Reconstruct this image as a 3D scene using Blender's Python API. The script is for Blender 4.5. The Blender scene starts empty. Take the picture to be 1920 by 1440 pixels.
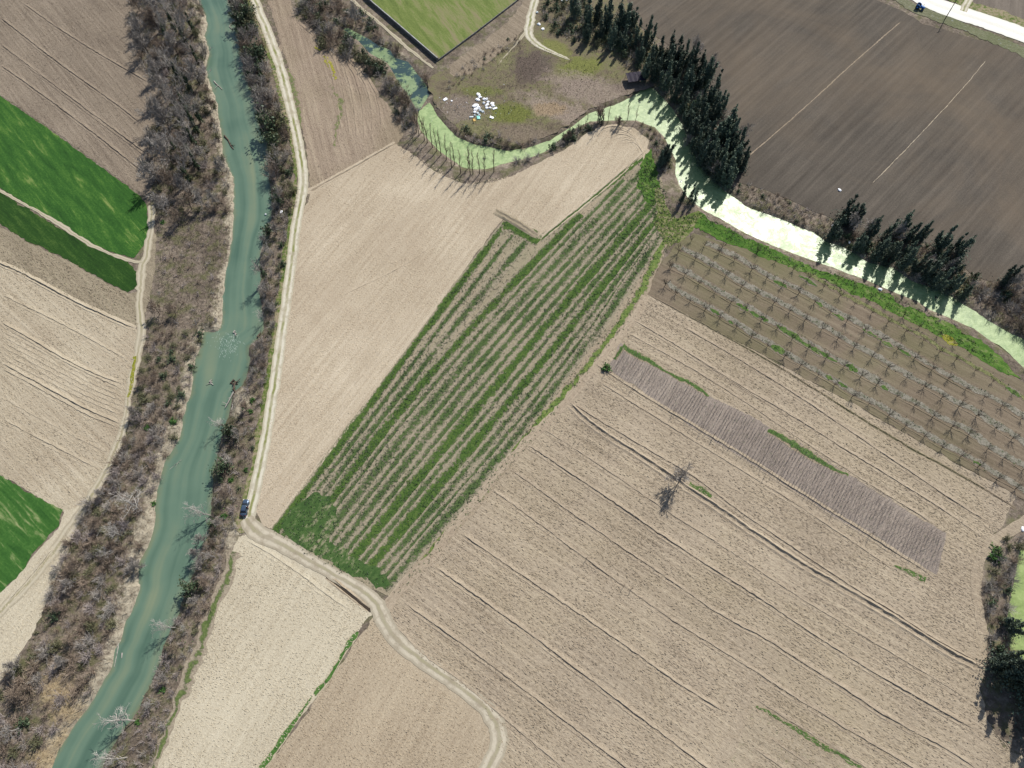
import bpy, bmesh, math, random
import numpy as np
from mathutils import Vector, Matrix
from mathutils.geometry import tessellate_polygon

random.seed(7); rng = np.random.default_rng(7)
S = bpy.context.scene; COL = S.collection

# ---------------------------------------------------------------- camera, world, sun
H = 185.0; FPX = 1345.0; NAD = 1372.0
TILT = math.atan((NAD-720)/FPX)
cd = bpy.data.cameras.new('camera'); cam = bpy.data.objects.new('camera', cd); COL.objects.link(cam)
cam.location = (0, 0, H); cam.rotation_euler = (TILT, 0, 0)
cd.sensor_width = 36; cd.lens = 36*FPX/1920; cd.clip_start = 1; cd.clip_end = 6000
S.camera = cam
SUN_EL, SUN_AZ = math.radians(45), math.radians(59)      # azimuth counted from +X
w = bpy.data.worlds.new('World'); S.world = w; w.use_nodes = True
nt = w.node_tree; bg = nt.nodes['Background']
sky = nt.nodes.new('ShaderNodeTexSky'); sky.sky_type = 'NISHITA'; sky.sun_disc = False
sky.sun_elevation = SUN_EL; sky.sun_rotation = math.pi/2 - SUN_AZ
nt.links.new(sky.outputs[0], bg.inputs[0]); bg.inputs[1].default_value = 0.095
sd = bpy.data.lights.new('sun', 'SUN'); sd.energy = 4.6; sd.angle = math.radians(0.55); sd.color = (1, .975, .90)
sun = bpy.data.objects.new('sun', sd); COL.objects.link(sun)
sv = Vector((math.cos(SUN_EL)*math.cos(SUN_AZ), math.cos(SUN_EL)*math.sin(SUN_AZ), math.sin(SUN_EL)))
sun.rotation_euler = sv.to_track_quat('Z', 'Y').to_euler(); sun.location = sv*400
S.view_settings.view_transform = 'Standard'; S.view_settings.look = 'None'
S.view_settings.exposure = 0.47; S.view_settings.gamma = 1
S.render.resolution_x, S.render.resolution_y = 1024, 768

# ---------------------------------------------------------------- map of the place (photo pixel -> point on the ground)
_ct, _st = math.cos(TILT), math.sin(TILT)
def at(px, py, z=0.0):
    x = (px-960)/FPX; y = -(py-720)/FPX
    dx, dy, dz = x, y*_ct+_st, y*_st-_ct
    t = (H-z)/-dz
    return Vector((dx*t, dy*t, z))
def pts(l, z=0.0): return [at(a, b, z) for a, b in l]
def npts(l, z=0.0): return np.array([at(a, b, z)[:2] for a, b in l])

K = 1.75
def A(r, g, b, k=1.0):
    def f(c):
        c /= 255
        return min(.9, (c/12.92 if c <= .04045 else ((c+.055)/1.055)**2.4)/K*k)
    return (f(r), f(g), f(b), 1)

# ---------------------------------------------------------------- helpers
def tag(o, label=None, cat=None, group=None, kind=None):
    if label: o['label'] = label
    if cat: o['category'] = cat
    if group: o['group'] = group
    if kind: o['kind'] = kind
    return o
def mesh(name, v, f, mats=(), idx=None, smooth=False):
    m = bpy.data.meshes.new(name); m.from_pydata(v, [], f)
    for q in (mats if isinstance(mats, (list, tuple)) else [mats]): m.materials.append(q)
    if idx is not None: m.polygons.foreach_set('material_index', idx)
    if smooth: m.polygons.foreach_set('use_smooth', [True]*len(m.polygons))
    m.update(); return m
def link(name, me, parent=None, loc=None):
    o = bpy.data.objects.new(name, me); COL.objects.link(o)
    if parent: o.parent = parent
    if loc is not None: o.location = loc
    return o
def empty(name, loc, rz=0): 
    o = bpy.data.objects.new(name, None); COL.objects.link(o); o.location = loc; o.rotation_euler = (0, 0, rz); return o
def resample(P, step):
    P = [np.array(p[:2]) for p in P]; out = []
    for a, b in zip(P[:-1], P[1:]):
        n = max(1, int(np.hypot(*(b-a))/step))
        for i in range(n): out.append(a+(b-a)*i/n)
    out.append(P[-1]); return np.array(out)
def smooth_line(P, it=2):
    P = np.array([p[:2] for p in P])
    for _ in range(it):
        Q = [P[0]]
        for a, b in zip(P[:-1], P[1:]): Q += [a*.75+b*.25, a*.25+b*.75]
        Q.append(P[-1]); P = np.array(Q)
    return P
def wob(n, amp, corr=4):
    a = rng.normal(0, 1, n+corr*2); k = np.ones(corr)/corr**.5
    return (np.convolve(a, k, 'same')[corr:corr+n]*.6 + rng.normal(0, 1, n)*.5)*amp
ZN = [0]
def zup(z):
    ZN[0] += 1; return z+.0002*ZN[0]
def area(name, px, z, mat, jit=.25, step=1.0, kind='structure', world=None, round_=0):
    P = npts(px, z) if world is None else np.array(world); z = zup(z)
    P = np.vstack([P, P[:1]])
    if round_:
        P = smooth_line(P, round_); 
    P = resample(P, step)[:-1]
    if jit:
        P = P + np.stack([wob(len(P), jit), wob(len(P), jit)], 1)
    tr = tessellate_polygon([[Vector((p[0], p[1], 0)) for p in P]])
    o = link(name, mesh(name, [(p[0], p[1], z) for p in P], [t for t in tr], mat))
    # faces up
    me = o.data
    bm = bmesh.new(); bm.from_mesh(me)
    for f in bm.faces:
        if f.normal.z < 0: f.normal_flip()
    bm.to_mesh(me); bm.free()
    if kind: o['kind'] = kind
    return o
def ribbon(name, px, width, z, mat, jit=.12, step=1.0, kind='structure', parent=None, smooth=2, world=None):
    P = npts(px, 0) if world is None else np.array(world); z = zup(z)
    if smooth: P = smooth_line(P, smooth)
    P = resample(P, step); n = len(P)
    T = np.gradient(P, axis=0); T /= np.linalg.norm(T, axis=1)[:, None]+1e-9
    N = np.stack([-T[:, 1], T[:, 0]], 1)
    wd = np.interp(np.linspace(0, 1, n), np.linspace(0, 1, len(width)), width) if hasattr(width, '__len__') else np.full(n, width)
    L = P+N*(wd/2+wob(n, jit))[:, None]; R = P-N*(wd/2+wob(n, jit))[:, None]
    C = 4; v = []; f = []; uv = []
    s = np.concatenate([[0], np.cumsum(np.linalg.norm(np.diff(P, axis=0), axis=1))])
    for i in range(n):
        for j in range(C+1):
            q = L[i]+(R[i]-L[i])*j/C; v.append((q[0], q[1], z))
    for i in range(n-1):
        for j in range(C):
            a = i*(C+1)+j; f.append((a, a+1, a+C+2, a+C+1))
    f = [t[::-1] for t in f]
    me = mesh(name, v, f, mat); ul = me.uv_layers.new(name='UVMap')
    for p in me.polygons:
        for li in p.loop_indices:
            vi = me.loops[li].vertex_index; ul.data[li].uv = ((vi % (C+1))/C, s[vi//(C+1)])
    bm = bmesh.new(); bm.from_mesh(me)
    for q in bm.faces:
        if q.normal.z < 0: q.normal_flip()
    bm.to_mesh(me); bm.free()
    o = link(name, me, parent)
    if kind: o['kind'] = kind
    return o
def ridge(name, px, mat, z=.06, prof=((-1.3, 0), (-.55, .26), (-.1, .04), (.1, .04), (.6, .30), (1.2, 0)), amp=1.0, step=1.0, smooth=1, fade=True):
    """a soil ridge or double lip with a trench between, following a line"""
    P = smooth_line(npts(px), smooth); P = resample(P, step); n = len(P)
    P = P + np.stack([wob(n, .06, 6), wob(n, .06, 6)], 1)
    T = np.gradient(P, axis=0); T /= np.linalg.norm(T, axis=1)[:, None]+1e-9
    N = np.stack([-T[:, 1], T[:, 0]], 1); v = []; f = []; m = len(prof)
    hh = np.clip(1+wob(n, .22, 5), .25, 1.6)*amp
    for i in range(n):
        e = min(1, i/3, (n-1-i)/3) if fade else 1
        for (d, h) in prof:
            q = P[i]+N[i]*(d+rng.normal(0, .05)); v.append((q[0], q[1], z-.02+h*hh[i]*e+ (rng.normal(0, .02) if h > .1 else 0)))
    for i in range(n-1):
        for j in range(m-1):
            a = i*m+j; f.append((a, a+m, a+m+1, a+1))
    me = mesh(name, v, f, mat)
    bm = bmesh.new(); bm.from_mesh(me)
    for q in bm.faces:
        if q.normal.z < 0: q.normal_flip()
    bm.to_mesh(me); bm.free()
    o = link(name, me); o['kind'] = 'structure'; return o

# ---------------------------------------------------------------- material kit
class NT:
    def __init__(s, name, rough=.95, spec=.15):
        s.m = bpy.data.materials.new(name); s.m.use_nodes = True; s.t = s.m.node_tree
        s.b = s.t.nodes['Principled BSDF']; s.b.inputs['Roughness'].default_value = rough
        s.b.inputs['Specular IOR Level'].default_value = spec
    def n(s, ty, **k):
        q = s.t.nodes.new(ty)
        for a, b in k.items(): setattr(q, a, b)
        return q
    def l(s, a, b): s.t.links.new(a, b)
    def pos(s): return s.n('ShaderNodeNewGeometry').outputs['Position']
    def rot(s, vec, ang, sc=(1, 1, 1)):
        r = s.n('ShaderNodeMapping'); r.vector_type = 'TEXTURE'; r.inputs['Rotation'].default_value = (0, 0, ang)
        s.l(vec, r.inputs[0])
        q = s.n('ShaderNodeMapping'); q.inputs['Scale'].default_value = sc; s.l(r.outputs[0], q.inputs[0]); return q.outputs[0]
    def noise(s, vec, scale, detail=4, rough=.6, dist=0):
        q = s.n('ShaderNodeTexNoise'); q.inputs['Scale'].default_value = scale; q.inputs['Detail'].default_value = detail
        q.inputs['Roughness'].default_value = rough; q.inputs['Distortion'].default_value = dist
        s.l(vec, q.inputs['Vector']); return q.outputs['Fac']
    def ramp(s, fac, stops, interp='LINEAR'):
        q = s.n('ShaderNodeValToRGB'); e = q.color_ramp.elements; q.color_ramp.interpolation = interp
        while len(e) < len(stops): e.new(.5)
        for i, (p, c) in enumerate(stops):
            e[i].position = p; e[i].color = c if hasattr(c, '__len__') else (c, c, c, 1)
        s.l(fac, q.inputs[0]); return q.outputs[0]
    def mix(s, fac, a, b, mode='MIX'):
        q = s.n('ShaderNodeMix'); q.data_type = 'RGBA'; q.blend_type = mode
        for sock, val in ((q.inputs[0], fac), (q.inputs[6], a), (q.inputs[7], b)):
            if hasattr(val, 'is_linked'): s.l(val, sock)
            else: sock.default_value = val
        return q.outputs[2]
    def math(s, op, a, b=0.0, c=None):
        q = s.n('ShaderNodeMath', operation=op)
        for i, val in enumerate((a, b) if c is None else (a, b, c)):
            if hasattr(val, 'is_linked'): s.l(val, q.inputs[i])
            else: q.inputs[i].default_value = val
        return q.outputs[0]
    def bump(s, h, strength=.6, dist=.2):
        q = s.n('ShaderNodeBump'); q.inputs['Strength'].default_value = strength; q.inputs['Distance'].default_value = dist
        s.l(h, q.inputs['Height']); s.l(q.outputs[0], s.b.inputs['Normal'])
    def col(s, c):
        if hasattr(c, 'is_linked'): s.l(c, s.b.inputs['Base Color'])
        else: s.b.inputs['Base Color'].default_value = c
    def attr(s, name): return s.n('ShaderNodeAttribute', attribute_name=name).outputs['Fac']
    def uv(s): return s.n('ShaderNodeTexCoord').outputs['UV']
    def island(s): return s.n('ShaderNodeNewGeometry').outputs['Random Per Island']
    def objrnd(s): return s.n('ShaderNodeObjectInfo').outputs['Random']

def soil(name, dark, mid, light, ang, row=.9, grain=1.3, along=.25, bump=.9, bdist=.22, rowamt=.5, patch=None, patch_amt=.5, fleck=None):
    """tilled earth: clods, crop lines at angle ang (radians, world), broad tone patches"""
    s = NT(name); p = s.pos(); r = s.rot(p, ang)
    g = s.noise(s.rot(p, ang, (along*1.9, 1, 1)), grain*1.7, 8, .74, .3); sp = s.noise(s.rot(p, ang, (.6, 1, 1)), grain*2.6, 3, .6)
    rows = s.noise(s.rot(p, ang, (.025, row, .2)), 1.0, 5, .65)
    big = s.noise(p, .035, 4, .6)
    f = s.math('ADD', s.math('MULTIPLY', g, 1-rowamt), s.math('MULTIPLY', rows, rowamt))
    f = s.math('ADD', f, s.math('MULTIPLY', s.math('SUBTRACT', big, .5), .25))
    c = s.ramp(f, [(.33, dark), (.5, mid), (.66, light)])
    c = s.mix(s.math('MULTIPLY', s.ramp(sp, [(.60, 0.0), (.70, 1.0)]), .5), c, s.mix(1.0, c, (.52, .50, .48, 1), 'MULTIPLY'))
    if patch is not None:
        pf = s.ramp(s.noise(p, .022, 5, .65, .6), [(.42, 0.0), (.68, 1.0)])
        c = s.mix(s.math('MULTIPLY', pf, patch_amt), c, patch)
    if fleck is not None:
        ff = s.ramp(s.noise(p, .9, 6, .75), [(.58, 0.0), (.70, 1.0)])
        c = s.mix(s.math('MULTIPLY', ff, .8), c, fleck)
    s.col(c)
    h = s.math('ADD', g, s.math('MULTIPLY', rows, rowamt*1.4))
    s.bump(h, bump, bdist); return s.m

def grass(name, c1, c2, c3, ang=0, along=.15, row=.6, bare=None, bare_at=.62, bump=.6, sc=.5):
    s = NT(name); p = s.pos()
    a = s.noise(s.rot(p, ang, (along, 1, 1)), row, 6, .7, .3); b = s.noise(p, sc*3, 7, .75)
    big = s.noise(s.rot(p, ang, (.3, 1, 1)), .05, 4, .6)
    f = s.math('ADD', s.math('MULTIPLY', a, .5), s.math('ADD', s.math('MULTIPLY', b, .3), s.math('MULTIPLY', big, .25)))
    c = s.ramp(f, [(.40, c1), (.52, c2), (.64, c3)])
    if bare is not None:
        bf = s.ramp(s.math('ADD', s.math('MULTIPLY', a, .6), s.math('MULTIPLY', big, .4)), [(bare_at-.06, 0.0), (bare_at+.05, 1.0)])
        c = s.mix(bf, c, bare)
    s.col(c); s.bump(s.math('ADD', a, b), bump, .15); return s.m

def track_mat(name, base, rut, mid, midamt=.8, patch=None):
    s = NT(name); uv = s.uv(); p = s.pos()
    sep = s.n('ShaderNodeSeparateXYZ'); s.l(uv, sep.inputs[0]); u = sep.outputs[0]
    d = s.math('ABSOLUTE', s.math('SUBTRACT', u, .5))
    n1 = s.noise(p, .7, 6, .7); n2 = s.noise(p, .12, 4, .6)
    d2 = s.math('ADD', d, s.math('MULTIPLY', s.math('SUBTRACT', n1, .5), .16))
    rutf = s.ramp(d2, [(.10, 0.0), (.17, 1.0), (.30, 1.0), (.40, 0.0)])
    c = s.mix(rutf, base, rut)
    mf = s.math('MULTIPLY', s.ramp(d2, [(.05, 1.0), (.14, 0.0)]), s.ramp(n2, [(.38, 0.0), (.58, midamt)]))
    c = s.mix(mf, c, mid)
    if patch is not None:
        c = s.mix(s.ramp(s.noise(p, .3, 5, .7), [(.5, 0.0), (.66, .8)]), c, patch)
    c = s.mix(s.math('MULTIPLY', s.noise(p, 1.8, 6, .75), .55), c, s.mix(1.0, c, (.62, .60, .57, 1), 'MULTIPLY'))
    s.col(c); s.bump(s.math('ADD', n1, s.math('MULTIPLY', d, -.8)), .5, .15); return s.m
def plain(name, c, rough=.6, spec=.4, metal=0.0, var=.12, sc=3.0):
    s = NT(name, rough, spec); p = s.n('ShaderNodeTexCoord').outputs['Object']
    n = s.noise(p, sc, 5, .7)
    k = tuple(min(1, x*(1-var*2)) for x in c[:3])+(1,); k2 = tuple(min(1, x*(1+var)) for x in c[:3])+(1,)
    s.col(s.ramp(n, [(.35, k), (.65, k2)])); s.b.inputs['Metallic'].default_value = metal
    return s.m
def leafy(name, stops, rough=.7, spec=.25, objvar=.35):
    s = NT(name, rough, spec); f = s.island()
    c = s.ramp(f, [(i/(len(stops)-1), q) for i, q in enumerate(stops)])
    o = s.ramp(s.objrnd(), [(0, 1-objvar), (1, 1.0+objvar*.6)])
    s.col(s.mix(1.0, c, o, 'MULTIPLY')); return s.m

PI = math.pi
R = math.radians
# ---------------------------------------------------------------- traced outlines
riverL = [(362,-60),(372,0),(385,28),(390,50),(383,67),(392,97),(386,127),(392,152),(403,180),(409,200),(408,213),(415,250),(417,287),(430,320),(437,333),(439,383),(436,433),(430,480),(422,513),(418,563),(416,605),(408,621),(382,622),(378,640),(370,663),(363,693),(358,740),(350,757),(345,780),(337,820),(320,850),(307,870),(298,903),(291,947),(291,980),(280,1017),(267,1043),(258,1073),(262,1100),(247,1147),(233,1173),(227,1200),(214,1220),(211,1253),(193,1277),(180,1303),(163,1330),(137,1363),(113,1403),(95,1440),(60,1500),(20,1570)]
riverR = [(418,-60),(427,0),(440,37),(448,77),(457,130),(467,160),(480,200),(484,227),(498,262),(507,300),(505,333),(511,393),(509,413),(494,450),(488,480),(490,513),(486,547),(493,590),(496,618),(481,637),(466,650),(470,673),(465,697),(455,723),(437,738),(432,765),(426,790),(412,833),(407,857),(400,893),(400,923),(396,960),(390,1005),(373,1040),(362,1077),(340,1133),(324,1177),(310,1205),(300,1240),(287,1277),(263,1320),(247,1353),(220,1383),(207,1407),(193,1440),(150,1510),(110,1575)]
ditchR = [(652,52),(674,64),(696,75),(709,84),(732,94),(740,108),(766,116),(781,137),(796,153),(806,177)]
ditchL = [(784,211),(766,180),(745,153),(740,141),(727,119),(693,100),(673,78),(640,53)]
canalO = [(784,211),(783,230),(790,247),(803,262),(823,283),(847,300),(866,314),(890,318),(915,317),(938,309),(973,300),(1003,293),(1027,282),(1055,258),(1080,240),(1107,228),(1150,226),(1193,226),(1227,239),(1246,258),(1256,280),(1267,300),(1266,327),(1274,348),(1292,375),(1313,390),(1326,398),(1361,417),(1397,437),(1447,460),(1500,480),(1561,502),(1594,515),(1631,528),(1671,546),(1719,565),(1743,581),(1780,596),(1828,618),(1861,642),(1881,655),(1920,690),(2000,740)]
canalI = [(2000,680),(1920,636),(1889,622),(1852,600),(1832,585),(1810,573),(1789,559),(1771,548),(1708,526),(1675,502),(1631,493),(1605,476),(1574,460),(1550,454),(1526,436),(1500,427),(1480,417),(1440,402),(1405,390),(1378,371),(1355,355),(1318,318),(1305,296),(1294,270),(1280,235),(1262,205),(1240,180),(1222,162),(1205,166),(1187,180),(1150,197),(1103,213),(1073,237),(1030,263),(990,277),(950,283),(917,275),(893,272),(878,266),(857,257),(840,240),(820,217),(806,190)]
pondR = [(1912,1030),(1900,1090),(1893,1130),(1886,1170),(1889,1205),(1905,1245),(1930,1300),(2010,1300),(2010,1020)]
WZ_R, WZ_C = -1.3, -.7
W_POLYS = [(npts(riverL+riverR[::-1], WZ_R), 1.3), (npts(ditchR+ditchL, WZ_C), .7), (npts(canalO+canalI, WZ_C), .7), (npts(pondR, WZ_C), .7)]
def inside(P, X, Y):
    c = np.zeros(X.shape, bool); n = len(P)
    for i in range(n):
        x1, y1 = P[i]; x2, y2 = P[(i+1) % n]
        if y1 == y2: continue
        m = ((y1 > Y) != (y2 > Y)) & (X < (x2-x1)*(Y-y1)/(y2-y1)+x1); c ^= m
    return c
def pdist(P, X, Y):
    d = np.full(X.shape, 1e9); n = len(P)
    for i in range(n):
        a = P[i]; b = P[(i+1) % n]; e = b-a; L = e@e+1e-9
        t = np.clip(((X-a[0])*e[0]+(Y-a[1])*e[1])/L, 0, 1)
        d = np.minimum(d, (X-a[0]-t*e[0])**2+(Y-a[1]-t*e[1])**2)
    return np.sqrt(d)
def terrain(X, Y):
    Z = np.zeros(X.shape); B = np.full(X.shape, 99.)
    for k, (P, dep) in enumerate(W_POLYS):
        lo = P.min(0)-12; hi = P.max(0)+12
        m = (X > lo[0]) & (X < hi[0]) & (Y > lo[1]) & (Y < hi[1])
        if not m.any(): continue
        x, y = X[m], Y[m]; d = pdist(P, x, y); ins = inside(P, x, y); d = np.where(ins, -d, d)
        wdt = 2.2 if k == 0 else 1.4
        dd = d + (np.sin(x*.9+y*.4)+np.sin(y*1.3-x*.7))*.25*(k == 0)
        z = np.where(d < 0, -dep-np.minimum(-d*.5, .9), -dep+dep*np.clip(np.where(d < .05, 0, dd)/wdt, 0, 1)**.8)
        Z[m] = np.minimum(Z[m], z); B[m] = np.minimum(B[m], d)
    return Z, B
def gz(x, y):
    z, b = terrain(np.array([float(x)]), np.array([float(y)])); return float(z[0])

# ---------------------------------------------------------------- ground
def axis(lo, hi, step, far):
    a = list(np.arange(lo, hi+.01, step)); l = []; s = step; x = lo
    while x > -far: s *= 1.35; x -= s; l.append(x)
    r = []; s = step; x = hi
    while x < far: s *= 1.35; x += s; r.append(x)
    return np.array(l[::-1]+a+r)
gxs, gys = axis(-215, 245, 1.0, 2500), axis(-25, 275, 1.0, 2500)
GX, GY = np.meshgrid(gxs, gys); Zg, Bg = terrain(GX, GY)
far = (GX < -214) | (GX > 244) | (GY < -24) | (GY > 274)
Zg = Zg + np.where((Bg > 1) & ~far, rng.normal(0, .012, Zg.shape), 0) - .0
nx, ny = len(gxs), len(gys)
v = np.stack([GX, GY, Zg], -1).reshape(-1, 3)
ii = np.arange(nx*ny).reshape(ny, nx)
f = np.stack([ii[:-1, :-1], ii[:-1, 1:], ii[1:, 1:], ii[1:, :-1]], -1).reshape(-1, 4)
s = NT('dry_ground'); p = s.pos(); bk = s.attr('bank'); gr = s.attr('green')
n1 = s.noise(p, .8, 8, .75, .5); n2 = s.noise(p, .09, 5, .65, .8); n3 = s.noise(p, .25, 5, .7)
c = s.ramp(s.math('ADD', s.math('MULTIPLY', n1, .6), s.math('MULTIPLY', n2, .4)), [(.36, A(86,77,68)), (.48, A(126,113,100)), (.58, A(160,145,130)), (.7, A(190,174,154))])
c = s.mix(s.math('MULTIPLY', s.ramp(n3, [(.48, 0.0), (.62, 1.0)]), .7), c, A(108,110,70))
c = s.mix(s.ramp(s.math('ADD', bk, s.math('MULTIPLY', s.math('SUBTRACT', s.math('ADD', n2, s.math('MULTIPLY', n1, .5)), .78), 2.2)), [(.45, 0.0), (.75, 1.0)]), c, s.ramp(n1, [(.35, A(140,128,110)), (.6, A(200,188,166))]))
c = s.mix(s.ramp(s.math('ADD', s.attr('straw'), s.math('MULTIPLY', s.math('SUBTRACT', s.math('ADD', n1, n3), 1.0), 1.9)), [(.4, 0.0), (.95, .9)]), c, s.ramp(s.noise(p, 1.3, 6, .75), [(.35, A(140,120,92)), (.5, A(182,160,126)), (.65, A(208,188,152))]))
s.col(c); s.bump(s.math('ADD', n1, n3), .9, .35)
MG = s.m
me = mesh('ground', v.tolist(), f.tolist(), MG)
at_ = me.attributes.new('bank', 'FLOAT', 'POINT')
WB_side = pdist(npts(riverL), GX, GY)
bank = np.clip(1-np.maximum(Bg, 0)/5.0, 0, 1)*np.where(WB_side < 9, 1.0, .35)
PATCH = [([(258,1075),(263,1100),(252,1140),(238,1168),(228,1160),(222,1130),(228,1100),(240,1080)], 0), ([(212,1205),(226,1200),(214,1225),(208,1255),(192,1275),(178,1295),(168,1290),(182,1255),(196,1225)], 0), ([(96,1262),(122,1270),(142,1290),(130,1325),(150,1335),(132,1362),(112,1352),(84,1312),(80,1285)], 1), ([(120,1370),(136,1362),(112,1402),(96,1436),(62,1450),(60,1420),(95,1390)], 1), ([(288,955),(292,985),(282,1012),(268,1030),(258,1010),(264,975),(276,958)], 0), ([(444,735),(462,728),(468,745),(456,775),(440,790),(432,775)], 0), ([(438,990),(446,1000),(436,1030),(420,1032),(426,1000)], 0)]
strw = np.zeros(GX.shape)
for pl_, k_ in PATCH:
    P_ = npts(pl_); m = (GX > P_[:, 0].min()-6) & (GX < P_[:, 0].max()+4) & (GY > P_[:, 1].min()-4) & (GY < P_[:, 1].max()+4)
    d_ = pdist(P_, GX[m], GY[m])*np.where(inside(P_, GX[m], GY[m]), -1, 1); q_ = np.clip(.7-d_/5, 0, 1.1)
    if k_ == 0: bank[m] = np.maximum(bank[m], q_)
    else: strw[m] = np.maximum(strw[m], q_)
a2_ = me.attributes.new('straw', 'FLOAT', 'POINT'); a2_.data.foreach_set('value', strw.reshape(-1).astype(np.float32))
at_.data.foreach_set('value', bank.reshape(-1).astype(np.float32))
gnd = tag(link('ground', me), kind='structure')

# ---------------------------------------------------------------- water
def ribbon2(name, La, Ra, z, mat, n=260):
    def rs(P):
        P = np.array(P); d = np.concatenate([[0], np.cumsum(np.linalg.norm(np.diff(P, axis=0), axis=1))]); t = np.linspace(0, d[-1], n)
        return np.stack([np.interp(t, d, P[:, 0]), np.interp(t, d, P[:, 1])], 1), d[-1]
    L, dl = rs(npts(La, z)); Rr, _ = rs(npts(Ra, z)); C = 10; v = []; f = []
    ext = (Rr-L); ext /= np.linalg.norm(ext, axis=1)[:, None]; L = L-ext*.35; Rr = Rr+ext*.35
    for i in range(n):
        for j in range(C+1):
            q = L[i]+(Rr[i]-L[i])*j/C; v.append((q[0], q[1], z))
    for i in range(n-1):
        for j in range(C):
            a = i*(C+1)+j; f.append((a, a+1, a+C+2, a+C+1))
    me = mesh(name, v, f, mat); ul = me.uv_layers.new(name='UVMap')
    for p in me.polygons:
        for li in p.loop_indices:
            vi = me.loops[li].vertex_index; ul.data[li].uv = ((vi % (C+1))/C, (vi//(C+1))/n*dl)
    bm = bmesh.new(); bm.from_mesh(me)
    for q in bm.faces:
        if q.normal.z < 0: q.normal_flip()
    bm.to_mesh(me); bm.free()
    return link(name, me)
s = NT('river_water', .14, .3); uv = s.uv(); p = s.pos()
mp = s.n('ShaderNodeMapping'); mp.inputs['Scale'].default_value = (4.2, .012, 1); s.l(uv, mp.inputs[0])
st = s.noise(mp.outputs[0], 1.0, 2, .5, .15); bl = s.noise(p, .06, 3, .5)
sep = s.n('ShaderNodeSeparateXYZ'); s.l(uv, sep.inputs[0])
ed = s.math('ABSOLUTE', s.math('SUBTRACT', sep.outputs[0], .5))
c = s.ramp(s.math('ADD', s.math('MULTIPLY', st, .6), s.math('MULTIPLY', bl, .4)), [(.32, A(84,112,96)), (.5, A(112,137,117)), (.68, A(138,150,122))])
ef = s.ramp(s.math('ADD', ed, s.math('MULTIPLY', s.math('SUBTRACT', s.noise(p, .18, 4, .6), .5), .35)), [(.40, 0.0), (.56, .8)])
c = s.mix(ef, c, A(140,138,104)); s.col(c)
s.bump(s.noise(p, .8, 3, .5), .05, .1)
river = tag(ribbon2('river_water', riverL, riverR, WZ_R, s.m), kind='structure')

def algae_mat(name, lo, hi, water, cover, wsc=.12):
    s = NT(name, .42, .34); p = s.pos()
    n = s.noise(p, .5, 6, .7, .6); b = s.noise(p, wsc, 5, .65, .5)
    c = s.ramp(n, [(.35, lo), (.62, hi)])
    wf = s.ramp(s.math('ADD', s.math('MULTIPLY', b, .75), s.math('MULTIPLY', n, .25)), [(cover-.03, 1.0), (cover+.02, 0.0)])
    s.col(s.mix(wf, c, water))
    s.l(s.math('ADD', s.ramp(wf, [(0, .33), (1, .12)]), s.math('MULTIPLY', s.ramp(s.noise(p, .35, 5, .7, .6), [(.4, 0.0), (.6, 1.0)]), .12)), s.b.inputs['Roughness']); s.bump(s.math('ADD', s.noise(p, 2.2, 4, .6), s.noise(p, .6, 5, .7)), .35, .10); return s.m
area('canal_water', canalO+canalI, WZ_C, algae_mat('duckweed_on_canal', A(138,164,104), A(186,206,144), A(44,64,56), .37), jit=.2, step=1.2)
area('ditch_water', ditchR+ditchL, WZ_C, algae_mat('duckweed_on_ditch', A(116,140,98), A(156,176,128), A(66,88,88), .50, .16), jit=.15, step=1.2)
area('pond_water', pondR, WZ_C, algae_mat('duckweed_on_pond', A(140,160,92), A(172,190,118), A(50,66,50), .36), jit=.2, step=1.2)

# ---------------------------------------------------------------- fields
AR = R(-34.7)
m_R = soil('soil_stubble', A(144,129,111), A(186,169,147), A(214,197,171), AR, row=1.1, grain=1.25, along=.3, rowamt=.42, patch=A(190,174,142), patch_amt=.35)
m_R2 = soil('soil_ridge', A(146,131,113), A(184,167,145), A(208,191,166), AR, row=1.1, rowamt=.3)
m_M1 = soil('soil_pale', A(174,156,132), A(210,193,168), A(232,216,192), R(-121), row=.8, grain=1.5, along=.5, rowamt=.38, patch=A(184,165,141), patch_amt=.6, bump=.7)
m_M0 = soil('soil_tracked', A(140,122,106), A(172,153,133), A(196,178,154), R(-72), row=.7, grain=1.4, along=.3, rowamt=.5, patch=A(150,140,104), patch_amt=.35)
m_S1 = soil('soil_chalky', A(182,167,143), A(213,200,175), A(231,219,194), R(-116), row=.7, grain=1.5, along=.45, rowamt=.32, bump=.7)
m_S2 = soil('soil_fawn', A(158,140,118), A(192,174,149), A(214,197,170), R(-120), row=.7, grain=1.5, along=.45, rowamt=.3, bump=.7)
m_F1 = soil('soil_grey_brown', A(118,104,92), A(152,137,120), A(178,162,143), R(-50), row=1.1, grain=1.5, along=.35, rowamt=.45)
m_F2 = soil('soil_pale_rows', A(164,148,126), A(202,187,162), A(222,208,184), R(-39), row=1.0, grain=1.4, along=.35, rowamt=.5, patch=A(178,160,138), patch_amt=.5)
m_D = soil('soil_dark', A(80,73,66), A(101,93,84), A(122,112,101), R(-134), row=.55, grain=1.6, along=.3, rowamt=.55, bump=.5, patch=A(130,114,96), patch_amt=.6)
m_O = soil('soil_orchard', A(108,95,79), A(137,122,104), A(158,143,122), AR, row=.9, grain=1.6, along=.3, rowamt=.55, bump=.45, patch=A(122,122,82), patch_amt=.6)
m_W = soil('soil_weedy', A(150,136,116), A(182,165,141), A(206,190,162), R(-127), row=.6, grain=1.8, along=.6, rowamt=.25, patch=A(128,134,100), patch_amt=.55, fleck=A(104,116,88))
m_fallow = soil('soil_fallow', A(130,118,98), A(164,150,128), A(190,176,150), R(-42), row=.6, grain=1.2, along=.3, rowamt=.4, fleck=A(126,128,92))
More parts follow.
